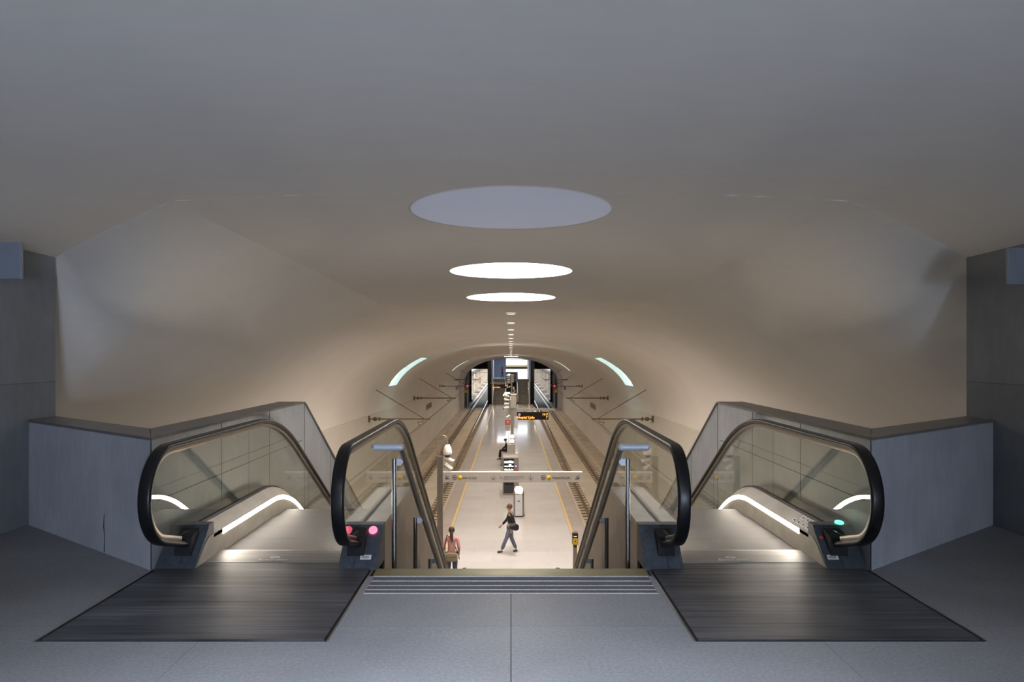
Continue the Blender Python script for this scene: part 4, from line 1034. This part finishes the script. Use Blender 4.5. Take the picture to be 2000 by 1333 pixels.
def person(loc, rz, J, label, group, cols, height=1.65, hair='short', scale=1.0):
    """J: joints in metres, person faces -Y locally, x = its left to the right of the viewer behind"""
    t = thing('person', label, 'person', loc, group); t.rotation_euler = (0, 0, rz)
    top, bottom, hairm = cols
    pel, che, nek, hed = J['pelvis'], J['chest'], J['neck'], J['head']
    ch = [(pel, (.105, .085), None), (tuple((Vector(pel) + Vector(che)) / 2), (.10, .08), 0), (che, (.125, .09), 1), (nek, .05, 2), (tuple(Vector(nek) * .4 + Vector(hed) * .6), .058, 3), (hed, (.074, .09), 4), (tuple(Vector(hed) + (Vector(hed) - Vector(nek)) * .42), (.05, .06), 5)]
    hands = []
    for k_ in ('l', 'r'):
        i = len(ch); ch.append((J['sh' + k_], .05, 2)); ch.append((J['el' + k_], .037, i)); ch.append((J['wr' + k_], .024, i + 1))
        wv = Vector(J['wr' + k_]); d = (wv - Vector(J['el' + k_])).normalized()
        hp = wv + d * .05; ch.append((tuple(hp), (.034, .018), i + 2)); 
        fwd = Vector(J.get('fwd', (0, -1, 0))); inward = Vector((1 if k_ == 'l' else -1, 0, 0))
        finger_chains(ch, i + 3, hp, d, fwd - d * fwd.dot(d), inward - d * inward.dot(d))
    for k_ in ('l', 'r'):
        i = len(ch); ch.append((J['hp' + k_], .085, 0)); ch.append((J['kn' + k_], .055, i)); ch.append((J['an' + k_], .036, i + 1))
        av = Vector(J['an' + k_]); tv = Vector(J['to' + k_]); ch.append((tuple(av * .6 + tv * .4 + Vector((0, 0, -.02))), .035, i + 2)); ch.append((J['to' + k_], .026, i + 3))
    body = skin_mesh('body', ch, M['skin'], t)
    # shirt
    c2 = [(tuple(Vector(pel) + Vector((0, 0, -.03))), (.136, .112), None), (tuple((Vector(pel) + Vector(che)) / 2), (.122, .10), 0), (che, (.148, .11), 1), (tuple(Vector(nek) - (Vector(nek) - Vector(che)) * .25), .062, 2)]
    for k_ in ('l', 'r'):
        i = len(c2); c2.append((J['sh' + k_], .064, 2)); c2.append((J['el' + k_], .050, i))
        w_ = Vector(J['wr' + k_]) * J.get('sleeve', .9) + Vector(J['el' + k_]) * (1 - J.get('sleeve', .9)); c2.append((tuple(w_), .040, i + 1))
    skin_mesh('shirt', c2, top, t)
    c3 = [(pel, (.125, .105), None)]
    for k_ in ('l', 'r'):
        i = len(c3); c3.append((J['hp' + k_], .10, 0)); c3.append((J['kn' + k_], .07, i)); a_ = Vector(J['an' + k_]) * .95 + Vector(J['kn' + k_]) * .05; c3.append((tuple(a_), .062, i + 1))
    skin_mesh('trousers', c3, bottom, t)
    for k_ in ('l', 'r'):
        av = Vector(J['an' + k_]); tv = Vector(J['to' + k_]); hv = av + (av - tv) * .35; hv.z = min(av.z, tv.z + .03) - .005
        skin_mesh('shoe', [(tuple(hv), .040, None), (tuple(av * .55 + tv * .45 + Vector((0, 0, -.02))), .042, 0), (tuple(tv + (tv - av) * .1), .034, 1)], M['shoe'], t)
    # face: nose, eyes, mouth, ears
    hv = Vector(hed); f = Vector(J.get('face', (0, -1, 0))).normalized(); up = Vector((0, 0, 1)); sdv = f.cross(up).normalized()
    def part(nm, m_, fn):
        b_ = MB(); fn(b_); o = b_.build(nm, m_, None); o.parent = t; o.location = (0, 0, 0); return o
    part('nose', M['skin'], lambda b_: b_.ellipsoid(tuple(hv + f * .092), .014, .014, .022, 8, 6))
    part('eye', M['ink'], lambda b_: [b_.ellipsoid(tuple(hv + f * .082 + sdv * q * .028 + up * .022), .009, .009, .006, 8, 6) for q in (-1, 1)])
    part('mouth', M['red'], lambda b_: b_.ellipsoid(tuple(hv + f * .083 - up * .045), .016, .012, .005, 8, 6))
    part('ear', M['skin'], lambda b_: [b_.ellipsoid(tuple(hv + sdv * q * .077), .012, .014, .026, 8, 6) for q in (-1, 1)])
    def hf(b_):
        c_ = hv - f * .022 + up * .028; b_.ellipsoid(tuple(c_), .088, .095, .092, 18, 12)
    part('hair', hairm, hf)
    if hair == 'tail':
        bk = hv - f * .10
        skin_mesh('ponytail', [(tuple(bk + up * .02), .038, None), (tuple(bk - f * .035 - up * .09), .045, 0), (tuple(bk - f * .02 - up * .20 + sdv * .02), .040, 1), (tuple(bk + f * .0 - up * .30 + sdv * .035), .020, 2)], hairm, t)
    return t
P = ZP
stand = dict(pelvis=(0, 0, .93), chest=(0, .01, 1.24), neck=(0, .01, 1.42), head=(0, -.01, 1.545),
             shl=(.155, 0, 1.36), ell=(.21, .03, 1.08), wrl=(.20, -.06, .86), shr=(-.155, 0, 1.36), elr=(-.21, .03, 1.08), wrr=(-.20, -.06, .86),
             hpl=(.085, 0, .86), knl=(.095, -.01, .48), anl=(.10, .03, .09), tol=(.11, -.12, .035),
             hpr=(-.085, 0, .86), knr=(-.095, -.01, .48), anr=(-.10, .03, .09), tor=(-.11, -.12, .035))
# woman in pink seen from behind (faces +Y)
J = dict(stand); J.update(elr=(.23, .06, 1.10), wrr=(.20, -.14, .98), shr=(.155, 0, 1.36), shl=(-.155, 0, 1.36), ell=(-.20, .04, 1.08), wrl=(-.14, -.08, .90), fwd=(0, -1, 0), sleeve=.45)
J = dict(stand); J.update(wrl=(.24, -.14, .97), ell=(.22, .08, 1.10), sleeve=.55)
person((-1.67, 21.04, P), math.pi, J, 'woman in a pink top seen from behind, dark ponytail, at the foot of the stairs', 'people', (M['pink'], M['jeans'], M['hair']), hair='tail')
t = thing('shoulder_bag', 'beige canvas shoulder bag worn across the back of the woman in pink', 'bag', (-1.66, 20.85, P + .9), 'bags')
mb = MB(); n_ = 16
prof = [(0, -.17), (.13, -.165), (.185, -.10), (.20, 0), (.19, .08), (.17, .11)]
def bagmesh(cx, cy, cz, wx, wy, hz_, slump=.0):
    b_ = MB(); N, Mm = 20, 10; vs = []
    for i in range(Mm + 1):
        th = math.pi * i / Mm
        for k_ in range(N):
            a = 2 * math.pi * k_ / N; ex = lambda v, e: math.copysign(abs(v) ** e, v)
            vs.append((cx + wx * ex(math.sin(th), .6) * ex(math.cos(a), .7), cy + wy * ex(math.sin(th), .7) * ex(math.sin(a), .8), cz + hz_ * ex(math.cos(th), .7) + slump * ex(math.cos(a), 1)))
    return b_.add(vs, [(i * N + k_, i * N + (k_ + 1) % N, (i + 1) * N + (k_ + 1) % N, (i + 1) * N + k_) for i in range(Mm) for k_ in range(N)], 0, True)
bagmesh(-1.67, 20.82, P + .86, .19, .07, .13).build('bag_body', M['bag'], t)
bagmesh(-1.67, 20.775, P + .91, .18, .03, .08).build('flap', M['bag'], t)
MB().tube([(-1.84, 20.86, P + .95), (-1.84, 20.90, P + 1.2), (-1.80, 20.98, P + 1.43), (-1.74, 21.12, P + 1.36), (-1.60, 21.18, P + 1.1), (-1.49, 21.0, P + .93)], .014, 8).build('strap', M['ink'], t)
# walking woman, facing -X
J = dict(stand); J.update(pelvis=(0, 0, .90), chest=(0, -.01, 1.20), neck=(0, -.015, 1.37), head=(0, -.045, 1.495),
    shl=(.15, -.01, 1.32), ell=(.19, .12, 1.07), wrl=(.18, .06, .84), shr=(-.15, -.01, 1.32), elr=(-.19, -.10, 1.06), wrr=(-.18, -.27, .88),
    hpl=(.075, .0, .83), knl=(.08, -.14, .47), anl=(.07, -.30, .11), tol=(.06, -.45, .06),
    hpr=(-.075, .0, .83), knr=(-.08, .08, .46), anr=(-.07, .26, .13), tor=(-.07, .15, .035), sleeve=.95)
J['tol'] = (.07, -.42, .045); J['anl'] = (.07, -.29, .10); J['anr'] = (-.07, .20, .10); J['tor'] = (-.07, .09, .035); J['knr'] = (-.08, .03, .47)
person((-.02, 24.5, P), math.radians(-90), J, 'woman in black top and jeans walking left across the platform, brown hair', 'people', (M['blackcloth'], M['jeans_l'], M['hair_b']))
t = thing('handbag', 'black handbag hanging from the shoulder of the walking woman', 'bag', (.1, 24.3, P + .95), 'bags')
bagmesh(.11, 24.30, P + .90, .15, .05, .11, -.02).build('bag_body', M['blackcloth'], t)
bagmesh(.05, 24.275, P + .96, .11, .025, .05).build('flap', mat('grey_leather', (.09, .09, .08), .5), t)
MB().tube([(-.02, 24.29, P + .99), (-.01, 24.36, P + 1.34), (.04, 24.45, P + 1.36), (.16, 24.36, P + .98)], .009, 8).build('strap', M['ink'], t)
# seated person facing -X on the bench
J = dict(stand); J.update(pelvis=(0, 0, .12), chest=(0, -.06, .42), neck=(0, -.09, .60), head=(0, -.14, .72),
    shl=(.16, -.07, .54), ell=(.2, -.14, .30), wrl=(.12, -.34, .20), shr=(-.16, -.07, .54), elr=(-.2, -.14, .30), wrr=(-.12, -.34, .20),
    hpl=(.09, -.02, .10), knl=(.10, -.44, .12), anl=(.10, -.50, -.36), tol=(.10, -.64, -.43), hpr=(-.09, -.02, .10), knr=(-.10, -.44, .12), anr=(-.10, -.42, -.36), tor=(-.10, -.56, -.43))
person((-.22, 46.0, P + .46), math.radians(-90), J, 'person in dark clothes seated on the bench behind the mast, facing left', 'people', (M['blackcloth'], M['blackcloth'], M['hair']))
# person in orange on the gallery, arms raised
J = dict(stand); J.update(ell=(.24, -.22, 1.30), wrl=(.12, -.40, 1.46), elr=(-.24, -.22, 1.30), wrr=(-.10, -.42, 1.48), sleeve=.6, hpl=(.09, 0, .86), anl=(.16, .03, .09), tol=(.18, -.12, .035), anr=(-.16, .03, .09), tor=(-.18, -.12, .035))
person((-1.20, 103.0, ZG), math.radians(-22), J, 'person in an orange top and jeans with raised arms on the far gallery', 'people', (M['orange'], M['jeans_l'], M['hair']))
